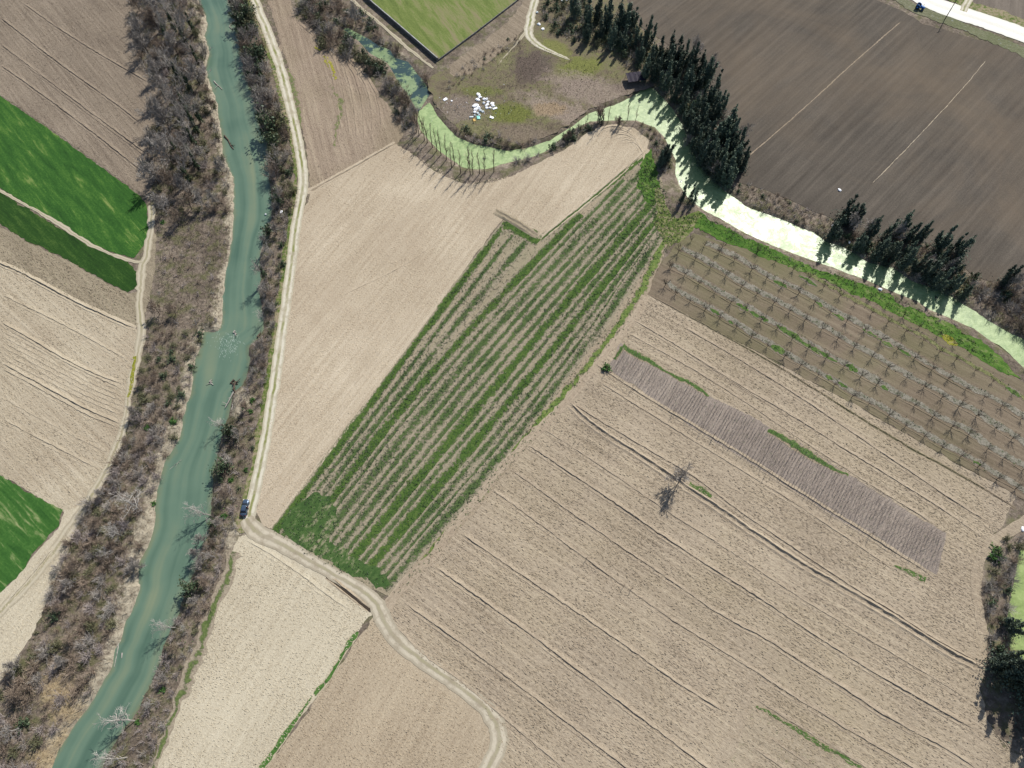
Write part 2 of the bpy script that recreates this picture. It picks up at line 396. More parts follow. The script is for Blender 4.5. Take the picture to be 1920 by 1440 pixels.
m_far = soil('soil_far_brown', A(104,94,86), A(128,117,106), A(146,134,122), R(-110), row=.4, rowamt=.6, bump=.4)

area('ploughed_field', [(-160,-120),(200,-120),(248,-40),(262,0),(255,60),(262,110),(300,170),(300,215),(278,250),(272,300),(285,350),(280,378),(265,365),(200,319),(100,245),(0,177),(-160,75)], .06, m_F1)
area('ploughed_field', [(-160,395),(0,495),(50,516),(140,567),(255,616),(268,640),(258,690),(248,740),(236,800),(214,860),(188,910),(150,950),(120,960),(60,925),(0,893),(-160,830)], .06, m_F2)
area('fallow_field', [(-160,330),(0,425),(40,447),(90,472),(150,502),(200,532),(240,550),(264,545),(272,500),(285,430),(292,440),(290,520),(272,590),(262,616),(140,565),(50,514),(0,493),(-160,395)], .062, m_fallow)
area('ploughed_field', [(-160,1200),(0,1112),(40,1072),(80,1022),(114,985),(122,955),(152,950),(140,1000),(112,1070),(84,1135),(58,1195),(20,1255),(-60,1340),(-160,1400)], .06, m_S1)
m_G1 = grass('young_wheat', A(40,78,30), A(58,102,40), A(94,134,56), R(-48), row=.45, bare=A(158,166,100), bare_at=.62)
m_G2 = grass('dark_wheat', A(34,62,24), A(48,82,30), A(84,112,50), R(-42), row=.5, bare=A(140,146,96), bare_at=.65)
m_G3 = grass('lower_wheat', A(46,88,36), A(68,112,48), A(108,142,74), R(-38), row=.5, bare=A(178,178,130), bare_at=.57)
area('green_field', [(-160,80),(0,180),(100,248),(200,321),(262,367),(274,385),(279,430),(268,462),(250,484),(205,470),(150,445),(110,418),(60,389),(30,371),(0,351),(-160,262)], .07, m_G1, jit=.2)
area('green_field', [(-160,280),(0,361),(60,398),(120,431),(190,469),(238,490),(258,512),(264,535),(240,547),(200,529),(150,499),(90,469),(40,444),(0,419),(-160,330)], .07, m_G2, jit=.3)
area('green_field', [(-160,815),(0,893),(60,926),(118,956),(110,985),(80,1020),(40,1070),(0,1110),(-160,1190)], .07, m_G3, jit=.3)
m_D2 = m_D
area('ploughed_field', [(1120,-120),(1165,0),(1195,45),(1270,95),(1322,145),(1362,245),(1375,290),(1366,338),(1440,357),(1560,410),(1575,440),(1640,452),(1700,445),(1790,475),(1826,520),(1868,530),(1930,522),(2080,560),(2080,150),(1920,103),(1880,88),(1790,62),(1730,44),(1690,20),(1645,0),(1560,-120)], .06, m_D)
area('ploughed_field', [(470,-120),(488,0),(545,0),(556,40),(600,78),(650,122),(700,167),(735,207),(758,245),(745,270),(660,318),(582,362),(580,330),(572,270),(560,210),(545,140),(525,80)], .06, m_M0)
area('ploughed_field', [(581,363),(660,318),(745,269),(775,292),(820,325),(870,345),(925,342),(960,330),(1010,305),(1060,280),(1100,250),(1150,236),(1188,238),(1217,265),(1208,290),(1110,368),(1012,446),(945,408),(925,432),(800,605),(640,825),(512,992),(492,986),(481,962),(496,880),(510,780),(526,690),(540,590),(555,460),(568,400)], .065, m_M1)
area('ploughed_field', [(1213,548),(1400,650),(1600,758),(1800,872),(1905,930),(1880,985),(1852,1015),(1845,1060),(1838,1110),(1850,1180),(1853,1240),(1838,1290),(1850,1350),(1880,1400),(2060,1490),(2060,1640),(1300,1640),(960,1520),(930,1440),(945,1400),(935,1350),(900,1312),(850,1272),(790,1232),(738,1185),(726,1150),(770,1090),(860,975),(960,855),(1070,745),(1150,650)], .055, m_R)
area('ploughed_field', [(448,1008),(486,1008),(566,1050),(648,1094),(707,1140),(680,1172),(640,1235),(590,1310),(540,1378),(490,1450),(420,1560),(210,1560),(285,1440),(325,1335),(385,1180),(432,1045)], .06, m_S1)
area('ploughed_field', [(704,1152),(722,1172),(745,1210),(798,1247),(860,1294),(918,1340),(938,1380),(928,1440),(890,1560),(425,1560),(500,1440),(560,1355),(610,1290),(660,1212)], .062, m_S2)
area('orchard_ground', [(1210,550),(1228,512),(1262,462),(1300,438),(1400,466),(1500,505),(1600,548),(1720,602),(1800,645),(1900,705),(2050,790),(2050,1015),(1905,929),(1800,871),(1600,757),(1400,649)], .07, m_O)
area('weedy_field', [(945,412),(1010,449),(1110,372),(1212,290),(1238,330),(1252,400),(1243,450),(1218,520),(1190,572),(1130,655),(1060,742),(1000,805),(930,885),(850,985),(790,1065),(740,1122),(718,1112),(640,1078),(560,1032),(510,998),(640,832),(800,612)], .07, m_W)
area('meadow', [(640,-60),(690,-2),(750,52),(822,110),(890,62),(968,2),(1010,-60)], .065, grass('meadow_grass', A(96,112,56), A(124,138,74), A(154,158,102), R(-60), row=.35, bare=A(150,140,106), bare_at=.55))
area('ploughed_field', [(1830,14),(1880,26),(1930,42),(2100,110),(2100,-160),(1700,-160),(1780,-40)], .06, m_far)

# ---------------------------------------------------------------- verges and grass strips on the fields
g_verge = grass('verge_grass', A(74,98,44), A(108,124,60), A(146,146,90), 0, along=1, row=.9, bare=A(168,152,126), bare_at=.53)
g_lush = grass('lush_grass', A(56,94,34), A(84,120,46), A(124,148,74), R(-38), along=.4, row=.6, bare=A(150,140,112), bare_at=.62)
g_yel = grass('mustard_grass', A(112,118,40), A(150,150,52), A(176,168,82), 0, along=1, row=.7, bare=A(168,152,124), bare_at=.58)
g_strip = grass('weed_strip', A(46,84,28), A(66,106,38), A(96,130,58), R(-127), along=.2, row=.8, bare=A(160,150,118), bare_at=.63)
def ragged(name, c1, c2, c3, bare1, bare2, thr=.5, soft=.07, nsc=.55):
    s = NT(name); p = s.pos(); sep = s.n('ShaderNodeSeparateXYZ'); s.l(s.uv(), sep.inputs[0])
    d = s.math('MULTIPLY', s.math('ABSOLUTE', s.math('SUBTRACT', sep.outputs[0], .5)), 2.0)
    n = s.noise(p, nsc, 7, .72, .3); fine = s.noise(p, 2.2, 6, .75); big = s.noise(p, .07, 4, .6)
    f = s.math('SUBTRACT', s.math('ADD', s.math('ADD', s.math('MULTIPLY', n, 1.5), s.math('MULTIPLY', big, .9)), s.math('MULTIPLY', fine, .5)), s.math('MULTIPLY', s.math('POWER', d, 1.6), .62))
    m = s.ramp(s.math('SUBTRACT', f, .9), [(thr-soft, 0.0), (thr+soft, 1.0)])
    c = s.mix(m, s.ramp(fine, [(.4, bare1), (.6, bare2)]), s.ramp(s.math('ADD', s.math('MULTIPLY', n, .5), s.math('MULTIPLY', fine, .5)), [(.4, c1), (.5, c2), (.62, c3)]))
    s.col(c); s.bump(s.math('ADD', fine, m), .6, .15); return s.m
W1, W2 = A(146,138,116), A(184,168,145)
g_strip = ragged('weed_row', A(56,76,44), A(80,102,56), A(114,128,80), W1, W2, .37, .13, 1.0)
g_stripS = ragged('weed_row_solid', A(54,80,38), A(76,104,46), A(112,130,68), W1, W2, .25, .12, .9)
g_tuftO = ragged('orchard_tussock', A(58,86,38), A(82,110,52), A(122,140,82), A(140,126,114), A(158,144,130), .26)
g_tuftR = ragged('field_tussock', A(60,90,42), A(84,112,56), A(124,142,86), A(158,142,120), A(188,170,145), .3)
g_mownO = ragged('orchard_mown', A(96,100,76), A(144,138,124), A(170,162,148), A(122,108,92), A(144,130,111), .2)
g_mauve = soil('mown_strip', A(128,116,108), A(156,144,136), A(178,166,156), AR, row=1.2, grain=1.6, rowamt=.3, fleck=A(104,122,84))
g_olive = grass('rough_grass', A(98,98,64), A(130,126,84), A(160,152,112), 0, along=1, row=.4, bare=A(120,104,88), bare_at=.56)

# weedy field: green rows
def lerp(a, b, t): return a+(b-a)*t
def row_px(t):
    b = (lerp(514, 735, t), lerp(996, 1112, t)); m = (lerp(760, 1062, t), lerp(664, 738, t))
    tx = np.interp(t, [0, .12, .2, .3, .5, .75, 1], [945, 985, 1090, 1213, 1233, 1247, 1240]); ty = np.interp(t, [0, .12, .2, .3, .5, .75, 1], [416, 438, 402, 302, 340, 395, 452])
    return [b, m, (tx, ty)]
ROWS = [(.012, 1.5, 1), (.075, 1.1, 0), (.135, 1.6, 0), (.20, 1.9, 1), (.265, 1.3, 0), (.33, 2.0, 0), (.40, 1.2, 0), (.46, 1.6, 0), (.53, 1.2, 0), (.60, 2.0, 1), (.67, 1.2, 0), (.745, 1.9, 1), (.82, 1.3, 0), (.88, 1.0, 0), (.935, 1.6, 0)]
g_edge = grass('edge_grass', A(44,84,26), A(64,106,34), A(92,128,54), R(-127), along=.3, row=.8)
for t, wd, solid in ROWS:
    ribbon('grass_strip', row_px(t), [wd*q*2.1 for q in (.9, 1.2, .8, 1.1, .9)], .085, g_stripS if solid else g_strip, jit=.1, step=1.1)
ribbon('grass_strip', [(1012,449),(1110,372),(1214,290)], 2.2, .088, g_stripS, jit=.2)
ribbon('grass_strip', [(946,418),(978,436),(1008,456)], [5, 4, 3.5], .09, g_stripS, jit=.4)
ribbon('grass_strip', [(745,1110),(800,1050),(850,984),(930,885),(1005,798),(1080,715),(1160,612),(1215,522),(1246,450)], [3.5, 3.6, 4.2, 3.4, 3.6, 3.0, 4, 3.5], .082, ragged('headland_grass', A(84,112,52), A(110,132,66), A(146,152,92), A(160,144,122), A(188,170,146), .3), jit=.4)
area('grass_patch', [(520,990),(575,925),(625,935),(640,975),(610,1010),(660,1040),(720,1072),(735,1105),(700,1098),(640,1068),(560,1026)], .092, grass('corner_weeds', A(54,82,42), A(76,104,54), A(112,130,80), R(-127), along=.5, row=.7, bare=W2, bare_at=.60), jit=.6, round_=1)
area('grass_patch', [(1222,280),(1236,330),(1222,385),(1205,370),(1192,340),(1205,298)], .093, g_lush, jit=.5, round_=1)
area('grass_patch', [(1232,350),(1255,395),(1268,410),(1300,395),(1318,398),(1300,430),(1262,462),(1240,452),(1226,408)], .0945, g_verge, jit=.5, round_=1)
# orchard bank of lush grass and grass rows
area('grass_patch', [(1285,412),(1312,398),(1345,420),(1400,445),(1500,490),(1560,513),(1640,540),(1700,575),(1790,610),(1840,640),(1880,672),(1910,712),(1880,700),(1800,650),(1720,610),(1640,570),(1560,530),(1480,500),(1400,468),(1330,440)], .09, g_lush, jit=.5)
def o3(l): return [(1280+a/3, 480+b/3) for a, b in l]
OROWS = [
 o3([(-100,170),(-40,215),(40,260),(125,305),(205,355),(300,405),(385,460),(475,510),(570,570),(660,620),(760,675),(850,730),(950,795),(1045,835),(1155,900),(1250,960),(1355,1020),(1455,1085),(1560,1130),(1660,1185),(1765,1255),(1870,1310)]),
 o3([(-75,70),(10,110),(90,160),(180,210),(270,265),(355,305),(440,365),(530,410),(615,470),(705,520),(805,575),(905,625),(1000,680),(1090,725),(1200,795),(1300,845),(1405,905),(1510,965),(1605,1005),(1710,1090),(1800,1140),(1910,1205)]),
 o3([(-25,-20),(70,20),(155,70),(240,115),(330,175),(415,220),(510,270),(600,315),(685,365),(780,415),(870,470),(960,520),(1060,575),(1150,630),(1255,690),(1355,740),(1455,800),(1550,850),(1650,900),(1755,970),(1850,1030)]),
 o3([(120,-55),(205,-15),(290,25),(385,85),(470,130),(560,172),(650,215),(740,265),(830,320),(920,370),(1020,420),(1115,475),(1205,530),(1300,580),(1400,640),(1490,695),(1590,750),(1690,800),(1790,850),(1900,920)]),
 o3([(420,-20),(520,35),(620,80),(705,130),(790,180),(880,230),(965,275),(1060,325),(1150,380),(1250,430),(1350,480),(1440,545),(1530,590),(1640,650),(1740,710),(1850,780)]),
 o3([(870,140),(960,190),(1055,240),(1140,290),(1240,340),(1330,400),(1430,450),(1520,500),(1620,545)]),
]
for k, rw in enumerate(OROWS):
    x0, y0 = rw[0]; x1, y1 = rw[-1]
    ext = [(a+5, b-7) for a, b in rw]+[(x1+60, y1+32)]
    ribbon('grass_strip', ext, 2.5 if k < 4 else 2.2, .083, g_mownO if k < 4 else ragged('orchard_rough%d' % k, A(96,104,62), A(128,130,86), A(156,150,110), A(122,108,92), A(144,130,111), .3), jit=.25, step=1.2)
for cx, cy, rx, ry, a in [(1340,584,10,6,.6),(1392,576,12,8,.55),(1416,590,10,6,.55),(1480,625,28,9,.6),(1525,655,26,8,.55),(1550,668,20,7,.5),(1597,690,12,8,.5),(1458,655,13,9,.6),(1433,598,8,6,.5),(1370,604,5,4,0),(1555,708,7,6,0),(1580,722,9,5,.4),(1658,728,7,5,.4),(1832,868,8,5,.4),(1463,534,14,8,.5),(1536,570,7,5,.2),(1572,594,12,6,.5),(1660,643,16,6,.5),(1630,625,14,5,.5),(1695,660,14,5,.5),(1780,638,16,8,.5),(1900,735,16,7,.6),(1768,545,8,4,.5),(1515,527,18,6,.5)]:
    ca_, sa_ = math.cos(.55), math.sin(.55)
    ribbon('grass_patch', [(cx-ca_*rx*q, cy-sa_*rx*q) for q in (1.1, .5, 0, -.5, -1.1)], [.3, ry*.26, ry*.36, ry*.3, .3], .098, g_tuftO if cx != 1780 else g_yel, jit=.25, step=.7)
# nursery bed and its grass edges
area('nursery_bed', [(1164,642),(1186,658),(1240,692),(1310,732),(1400,776),(1500,832),(1600,893),(1700,955),(1774,1000),(1757,1078),(1690,1042),(1560,968),(1450,895),(1300,803),(1230,752),(1140,690)], .072, soil('soil_nursery', A(132,121,111), A(164,150,139), A(188,174,160), R(60), row=1.0, grain=1.4, rowamt=.3, fleck=A(98,110,78)), jit=.2)
ribbon('grass_strip', [(1168,648),(1200,668),(1240,692),(1300,722),(1330,742)], [2.8, 1.8, 1.4, 2.4, .8], .095, g_tuftR, jit=.3)
ribbon('grass_strip', [(1166,650),(1152,674)], 1.4, .096, g_tuftR, jit=.2)
ribbon('grass_strip', [(1440,806),(1480,830),(1530,860),(1590,893)], [1.6,2.6,2.4,1.2], .095, g_tuftR, jit=.3)
ribbon('grass_strip', [(1676,1060),(1700,1070),(1735,1088)], [.8, 1.6, 2.2], .095, g_tuftR, jit=.3)
ribbon('grass_strip', [(1292,908),(1318,922),(1334,932)], [1.2, 2.2, .7], .10, g_tuftR, jit=.3)
g_tuftG = ragged('boundary_grass', A(56,96,40), A(80,120,54), A(120,146,84), A(190,174,148), A(214,198,170), .2)
# green line between the pale southern fields
ribbon('grass_strip', [(672,1185),(655,1208),(640,1232),(610,1280),(590,1303)], [1.0, 1.7, 1.1, 1.6, .7], .095, g_tuftG, jit=.2)
ribbon('grass_strip', [(585,1305),(555,1350),(525,1393),(490,1442),(470,1470)], [.6, 1.1, 1.8, 2.0, 1.8], .095, g_tuftG, jit=.2)
# olive strips in the south-east corner
area('grass_patch', [(1412,1322),(1440,1330),(1520,1382),(1600,1432),(1660,1475),(1500,1490),(1395,1475),(1360,1440),(1385,1370)], .075, soil('soil_green_tint', A(146,132,112), A(184,168,145), A(210,194,168), AR, row=.8, rowamt=.45, fleck=A(112,126,76)), jit=.5)
ribbon('grass_strip', [(1416,1325),(1460,1348),(1520,1388),(1580,1420),(1620,1445)], [.8, 1.6, 1.2, 1.4, .7], .095, g_tuftR, jit=.35)
# west bank verge paths
m_path = track_mat('pale_path', A(196,184,160), A(218,206,182), A(150,150,84), .4)
ribbon('dirt_path', [(284,385),(284,420),(276,470),(266,500),(264,545),(262,590),(268,625),(258,670),(246,720),(240,765),(226,820),(205,870),(180,920),(150,962),(118,1010),(80,1065),(40,1110),(0,1150),(-60,1200)], [2.2, 2.4, 2.5, 2.5, 2.2, 2.6, 2.4, 2.2, 2.0, 2.4, 2.6, 3, 3, 3, 3], .09, m_path, jit=.3)
ribbon('dirt_path', [(-60,322),(0,357),(30,374),(70,396),(112,420),(150,448),(200,474),(245,490),(268,492)], [.8, .9, 1.2, 1.4, 1.0], .092, m_path, jit=.2)
ribbon('grass_verge', [(254,668),(247,715),(241,745)], .8, .1, g_yel, jit=.2)
# peninsula between the pond arms: rough grass and pale straw
def blobmask(s, p, c, rx, ry=None, ang=0, amp=.9):
    q = s.n('ShaderNodeMapping'); q.vector_type = 'TEXTURE'; q.inputs['Location'].default_value = (c[0], c[1], 0); q.inputs['Rotation'].default_value = (0, 0, ang); q.inputs['Scale'].default_value = (rx, ry or rx, 1)
    s.l(p, q.inputs[0]); L = s.n('ShaderNodeVectorMath', operation='LENGTH'); z = s.n('ShaderNodeVectorMath', operation='MULTIPLY'); z.inputs[1].default_value = (1, 1, 0); s.l(q.outputs[0], z.inputs[0]); s.l(z.outputs[0], L.inputs[0])
    f = s.math('ADD', L.outputs['Value'], s.math('MULTIPLY', s.math('SUBTRACT', s.noise(p, .28, 6, .7, .5), .5), amp*2))
    return s.ramp(f, [(.62, 1.0), (1.0, 0.0)])
s = NT('rough_peninsula'); p = s.pos(); n = s.noise(p, .55, 8, .74, .4); b = s.noise(p, .07, 5, .65, .5); fi = s.noise(p, 1.8, 6, .75)
c = s.ramp(s.math('ADD', s.math('MULTIPLY', n, .55), s.math('MULTIPLY', b, .45)), [(.38, A(104,93,80)), (.48, A(134,122,100)), (.57, A(132,130,90)), (.68, A(170,156,130))])
for cpx, rx, ry, ang, k1, k2 in [((1085,128),11,7,.3,A(112,122,58),A(150,152,84)),((1040,90),9,4,-.6,A(116,122,64),A(152,150,90)),((960,212),9,6,0,A(98,112,48),A(140,142,72)),((900,172),9,3,0,A(104,112,58),A(140,140,86)),((1000,122),9,9,0,A(92,82,76),A(128,112,104)),((990,130),6,10,0,A(90,80,72),A(124,108,98)),((1130,180),26,9,-.45,A(136,120,108),A(186,168,154)),((1060,212),22,6,-.5,A(140,124,112),A(188,170,154)),((990,252),14,5,-.2,A(118,104,90),A(160,144,126)),((860,205),9,8,0,A(122,108,98),A(166,150,138)),((1030,205),7,4,0,A(150,128,100),A(190,166,136)),((1190,162),10,5,0,A(120,106,96),A(160,144,130))]:
    q = at(*cpx); c = s.mix(s.math('MULTIPLY', blobmask(s, p, q, rx, ry, ang), .85), c, s.ramp(fi, [(.38, k1), (.62, k2)]))
s.col(c); s.bump(s.math('ADD', n, fi), .9, .3); m_pen = s.m
area('rough_ground', [(800,150),(840,128),(900,92),(960,45),(1000,-20),(1060,-60),(1160,-60),(1180,20),(1230,90),(1262,140),(1235,158),(1190,172),(1150,188),(1103,205),(1073,229),(1030,254),(990,267),(950,273),(900,262),(868,250),(848,235),(828,212),(812,185)], .05, m_pen, jit=.5)
area('rough_ground', [(842,120),(900,82),(950,42),(985,0),(1000,-40),(1030,-40),(1000,30),(972,70),(920,112),(880,140),(850,142)], .074, soil('reed_litter', A(132,118,100), A(162,146,126), A(186,170,148), R(-45), row=.9), jit=.5)
# tracks and road
m_track = track_mat('track_chalk', A(214,204,180), A(240,232,212), A(140,148,72), .85, A(196,184,160))
m_track2 = track_mat('track_fawn', A(196,184,162), A(224,212,190), A(172,168,122), .45, A(180,166,144))
m_road = track_mat('road_chalk', A(214,211,202, 1.7), A(222,219,212, 1.8), A(206,202,194, 1.7), .5)
ribbon('grass_verge', [(452,-60),(462,0),(490,62),(510,112),(527,180),(543,240),(553,300),(557,345),(547,390),(540,440),(533,500),(525,560),(515,630),(505,700),(496,760),(486,820),(475,880),(461,930),(452,962),(452,1000)], [1.6, 1.8, 1.4, 1.8, 1.2, 2.2, 1.8, 1.6, 1.4], .088, g_verge, jit=.35)
ribbon('dirt_road', [(455,-80),(477,0),(500,55),(522,112),(539,180),(554,240),(566,300),(570,342),(561,390),(553,440),(546,500),(538,560),(528,630),(518,700),(509,760),(499,820),(488,880),(476,930),(467,962),(468,985),(482,1004)], [3.4, 3.2, 3.6, 3.6, 3.4, 3.4, 3.4, 3.2, 3.2, 3.2, 3.6], .11, m_track, jit=.14)
ribbon('dirt_road', [(462,972),(470,990),(490,1002),(530,1020),(580,1050),(640,1083),(690,1115),(712,1140),(722,1170),(742,1200),(790,1238),(850,1280),(895,1315),(925,1345),(938,1375),(934,1405),(912,1445),(880,1500)], [3, 4.4, 4, 3.4, 3.2, 3.2, 3.6, 4.6, 3.8, 3.4, 3.2, 3.4, 4, 4, 4, 4], .115, m_track2, jit=.2)
ribbon('dirt_path', [(712,1160),(745,1110),(800,1055),(862,975),(945,872),(1018,798),(1080,735),(1140,655),(1195,590),(1212,556)], [3, 2.4, 2.2, 2.4, 2.4, 2.6, 2.4, 2.6, 3], .104, soil('headland_soil', A(160,142,122), A(188,170,147), A(206,188,164), R(-128), row=1.0, rowamt=.4), jit=.3)
ribbon('dirt_path', [(1375,1385),(1392,1340),(1402,1300),(1412,1255)], [3.2, 2.6, 2.2, 1.6], .1, m_R2, jit=.3)
ribbon('dirt_path', [(1330,1470),(1350,1425),(1375,1385)], [3.4, 3.4, 3.2], .1, m_R2, jit=.3)
ribbon('dirt_path', [(1840,1190),(1830,1120),(1828,1070),(1842,1035),(1872,1010),(1905,990),(1960,955)], [1.8, 2.2, 2.2, 2.6, 3, 3, 3], .1, m_R2, jit=.25)
ribbon('dirt_track', [(1020,-80),(1003,0),(992,45),(990,62),(1000,78),(1020,92),(1050,104),(1068,112)], [3.6, 3.2, 3, 3.2, 3.6, 3.2, 2.0, .4], .11, m_track, jit=.25)
ribbon('dirt_path', [(986,60),(966,85),(945,108),(922,136)], [1.4, .8, .6, .2], .108, m_path, jit=.2)
ribbon('dirt_path', [(640,-20),(668,8),(710,42),(750,78),(790,112),(812,128)], [1.5, 1.3, 1.2, 1.2, 1.0], .1, m_path, jit=.2)
ribbon('road', [(1520,-110),(1640,-55),(1700,-20),(1745,6),(1800,25),(1860,44),(1920,66),(2000,98),(2120,150)], 8.4, .12, m_road, jit=.15)
ribbon('grass_verge', [(1620,-40),(1680,-5),(1730,22),(1790,44),(1850,68),(1900,90),(1960,118)], [5, 5, 4.6, 5, 5], .1, soil('stony_verge', A(96,100,74), A(126,126,98), A(156,152,128), R(-20), row=.9, grain=1.2, rowamt=.2, patch=A(104,118,66), patch_amt=.5, fleck=A(172,176,178)), jit=.5)
ribbon('grass_verge', [(1700,-60),(1760,-12),(1815,8),(1870,27),(1930,48),(2000,75)], [5, 5, 5, 5, 5], .101, g_verge, jit=.5)
ribbon('dirt_track', [(1806,22),(1812,8),(1830,-25)], 2.6, .125, m_track, jit=.2)
g_tuftM = ragged('track_weeds', A(92,108,62), A(120,130,80), A(150,148,104), A(150,132,114), A(176,157,137), .42)
g_yelM = ragged('mustard_flowers', A(130,130,50), A(164,158,56), A(186,176,84), A(150,132,114), A(176,157,137), .3)
ribbon('grass_verge', [(442,1035),(430,1070),(404,1140),(384,1195),(355,1265),(325,1340),(300,1400),(285,1445)], [3.2, 3.6, 3.0, 2.6, 3.2, 2.4, 2.6, 2], .093, ragged('bank_fringe', A(70,90,48), A(96,114,62), A(130,138,90), A(150,136,118), A(186,172,150), .42), jit=.6)
# weeds in the tracked field
for l, wd, m in [([(540,128),(552,170),(562,215),(568,245)], [1.8, 3.8, 3, 1], g_tuftM), ([(608,105),(622,128),(630,150)], [1, 2.8, 1], g_yelM), ([(618,160),(640,190),(632,235),(626,275)], [3, 4, 3, .6], g_tuftM), ([(590,88),(600,96)], [1.5, 1.5], g_yelM)]:
    ribbon('grass_patch', l, wd, .094, m, jit=.6)

# ---------------------------------------------------------------- furrows, ditches and ploughing ridges
RT = ((-1.0, 0), (-.75, .12), (-.2, .0), (.0, .0), (.13, .31), (1.2, 0))
def inv(l): return l
R_LINES = [([(757,1130),(900,1232),(1040,1338),(1173,1440),(1230,1485)], 1.0), ([(813,1062),(960,1165),(1120,1285),(1280,1407),(1350,1460)], 1.1), ([(862,1000),(960,1067),(1130,1182),(1240,1262),(1360,1337)], 1.0),
 ([(955,880),(1067,960),(1140,1010),(1280,1105),(1353,1157),(1440,1200),(1493,1237),(1580,1290),(1680,1357),(1780,1407),(1840,1450)], .9),
 ([(915,915),(980,960),(1100,1050),(1207,1127),(1280,1177),(1400,1250),(1493,1310),(1580,1363),(1710,1440),(1760,1475)], .8),
 ([(987,833),(1080,895),(1173,958),(1280,1031),(1357,1080),(1430,1127),(1520,1187),(1613,1247),(1710,1303),(1780,1343),(1843,1377)], 1.1),
 ([(1010,800),(1090,850),(1200,925),(1280,980),(1353,1023),(1480,1110),(1557,1157),(1640,1207),(1817,1313)], .6),
 ([(1067,753),(1150,806),(1280,882),(1320,908),(1383,958),(1480,1023),(1580,1090),(1673,1147),(1753,1200),(1843,1247)], .9),
 ([(1108,678),(1136,697),(1181,727),(1231,758),(1262,777),(1327,816),(1389,853),(1500,925),(1640,1012),(1750,1082)], .9),
 ([(1114,711),(1175,750),(1241,791),(1334,849),(1450,920),(1513,960),(1613,1027),(1680,1073)], .6),
 ([(1180,597),(1280,655),(1380,720),(1480,777),(1600,853),(1697,913),(1773,960),(1845,1012)], .8), ([(1173,623),(1280,682),(1380,743),(1547,857),(1713,960),(1760,990)], .6),
 ([(1280,613),(1440,707),(1580,800),(1713,890),(1813,957),(1860,985)], .8), ([(1190,600),(1230,622),(1330,690),(1440,760)], .5),
 ([(1410,1308),(1500,1365),(1600,1425),(1660,1465)], .6), ([(1398,1395),(1450,1430),(1500,1465)], .7), ([(1420,1370),(1500,1425),(1540,1452)], .5),
 ([(738,1170),(790,1228),(850,1268),(925,1330),(1000,1395),(1060,1445)], .7), ([(950,1350),(1000,1392),(1050,1440)], .6)]
for l, a in R_LINES: ridge('furrow', l, m_R2, .06, RT, a*.85)
ridge('furrow', [(1215,553),(1280,588),(1400,653),(1497,711),(1680,827),(1800,891),(1903,953)], m_O, .07, ((-.4, 0), (-.1, .02), (.2, .22), (.5, 0)), .9)
for rw in OROWS[:4]: ridge('furrow', [(a-1, b+1) for a, b in rw], m_O, .085, ((-.2, 0), (.05, .12), (.35, 0)), .9, fade=False)
for l, a in [([(43,7),(120,62),(200,110),(280,157)], .9), ([(0,33),(100,112),(200,183),(263,230)], 1), ([(0,83),(140,190),(280,293)], 1), ([(0,122),(140,222),(273,327)], 1), ([(4,88),(140,196),(278,298)], .5)]:
    ridge('furrow', l, m_F1, .06, RT, a*.9)
for l, a in [([(-20,486),(0,495),(50,516),(140,567),(253,617)], 1.5), ([(0,552),(120,610),(240,676)], .7), ([(0,603),(100,662),(160,695),(233,723)], 1.2), ([(0,608),(100,668),(160,700),(236,733)], .8), ([(0,680),(93,730),(160,768),(230,797)], 1.3), ([(0,690),(93,740),(160,778),(222,803)], .9),
             ([(0,785),(100,837),(183,880)], .7), ([(0,745),(90,795),(200,850)], .4)]+[([(0,620+10*i),(100,672+10*i),(170,712+9*i),(236,738+9*i)], .45) for i in range(6)]:
    ridge('furrow', l, m_F2, .06, RT, a*.8)
ridge('furrow', [(0,1146),(40,1102),(80,1056),(110,1015)], m_S1, .06, RT, .8)
for l, a in [([(1014,448),(1110,371),(1215,280)], .8), ([(575,361),(660,316),(742,268)], .7)]: ridge('furrow', l, m_M1, .07, RT, a)
for l in [([(630,560),(760,500),(840,440)]), ([(560,880),(700,700),(860,480)]), ([(520,920),(620,780),(730,640)]), ([(590,880),(720,702)]), ([(545,935),(600,862),(660,785)])]: ridge('furrow', l, m_M1, .066, RT, .32)
for l in [[(455,1010),(500,1036),(560,1075),(620,1122),(665,1150)], [(600,1110),(560,1170),(500,1260),(440,1350)], [(746,1235),(700,1300),(650,1370)]]:
    ridge('furrow', l, m_S1 if l[0][0] < 740 else m_S2, .066, RT, .5 if l[0] == (455,1010) else .22)
ridge('furrow', [(1690,40),(1600,118),(1500,210),(1390,305)], m_M0, .066, ((-.25, 0), (0, .08), (.25, 0)), .7)
ridge('furrow', [(1850,112),(1800,172),(1720,258),(1635,345)], m_M1, .066, ((-.13, 0), (0, .08), (.13, 0)), .8)
ridge('furrow', [(520,98),(556,55),(545,30)], m_M0, .066, RT, .2)
# straw ridge at the notch of the weedy field, ploughing arcs at the headland
ridge('furrow', [(928,395),(945,405),(975,422),(1010,446)], m_fallow, .068, ((-1.6, 0), (-.8, .35), (0, .2), (.6, .4), (1.4, 0)), 1)
for k in range(7): ridge('furrow', [(1118+8*k,247+4*k),(1150+6*k,236+5*k),(1180+4*k,246+6*k),(1200+k,268+6*k)], m_M1, .068, RT, .5)
for k in range(6): ridge('furrow', [(555+18*k,40+12*k),(600+20*k,80+16*k),(625+18*k,150+14*k),(640+14*k,250+6*k)], m_M0, .066, RT, .45)
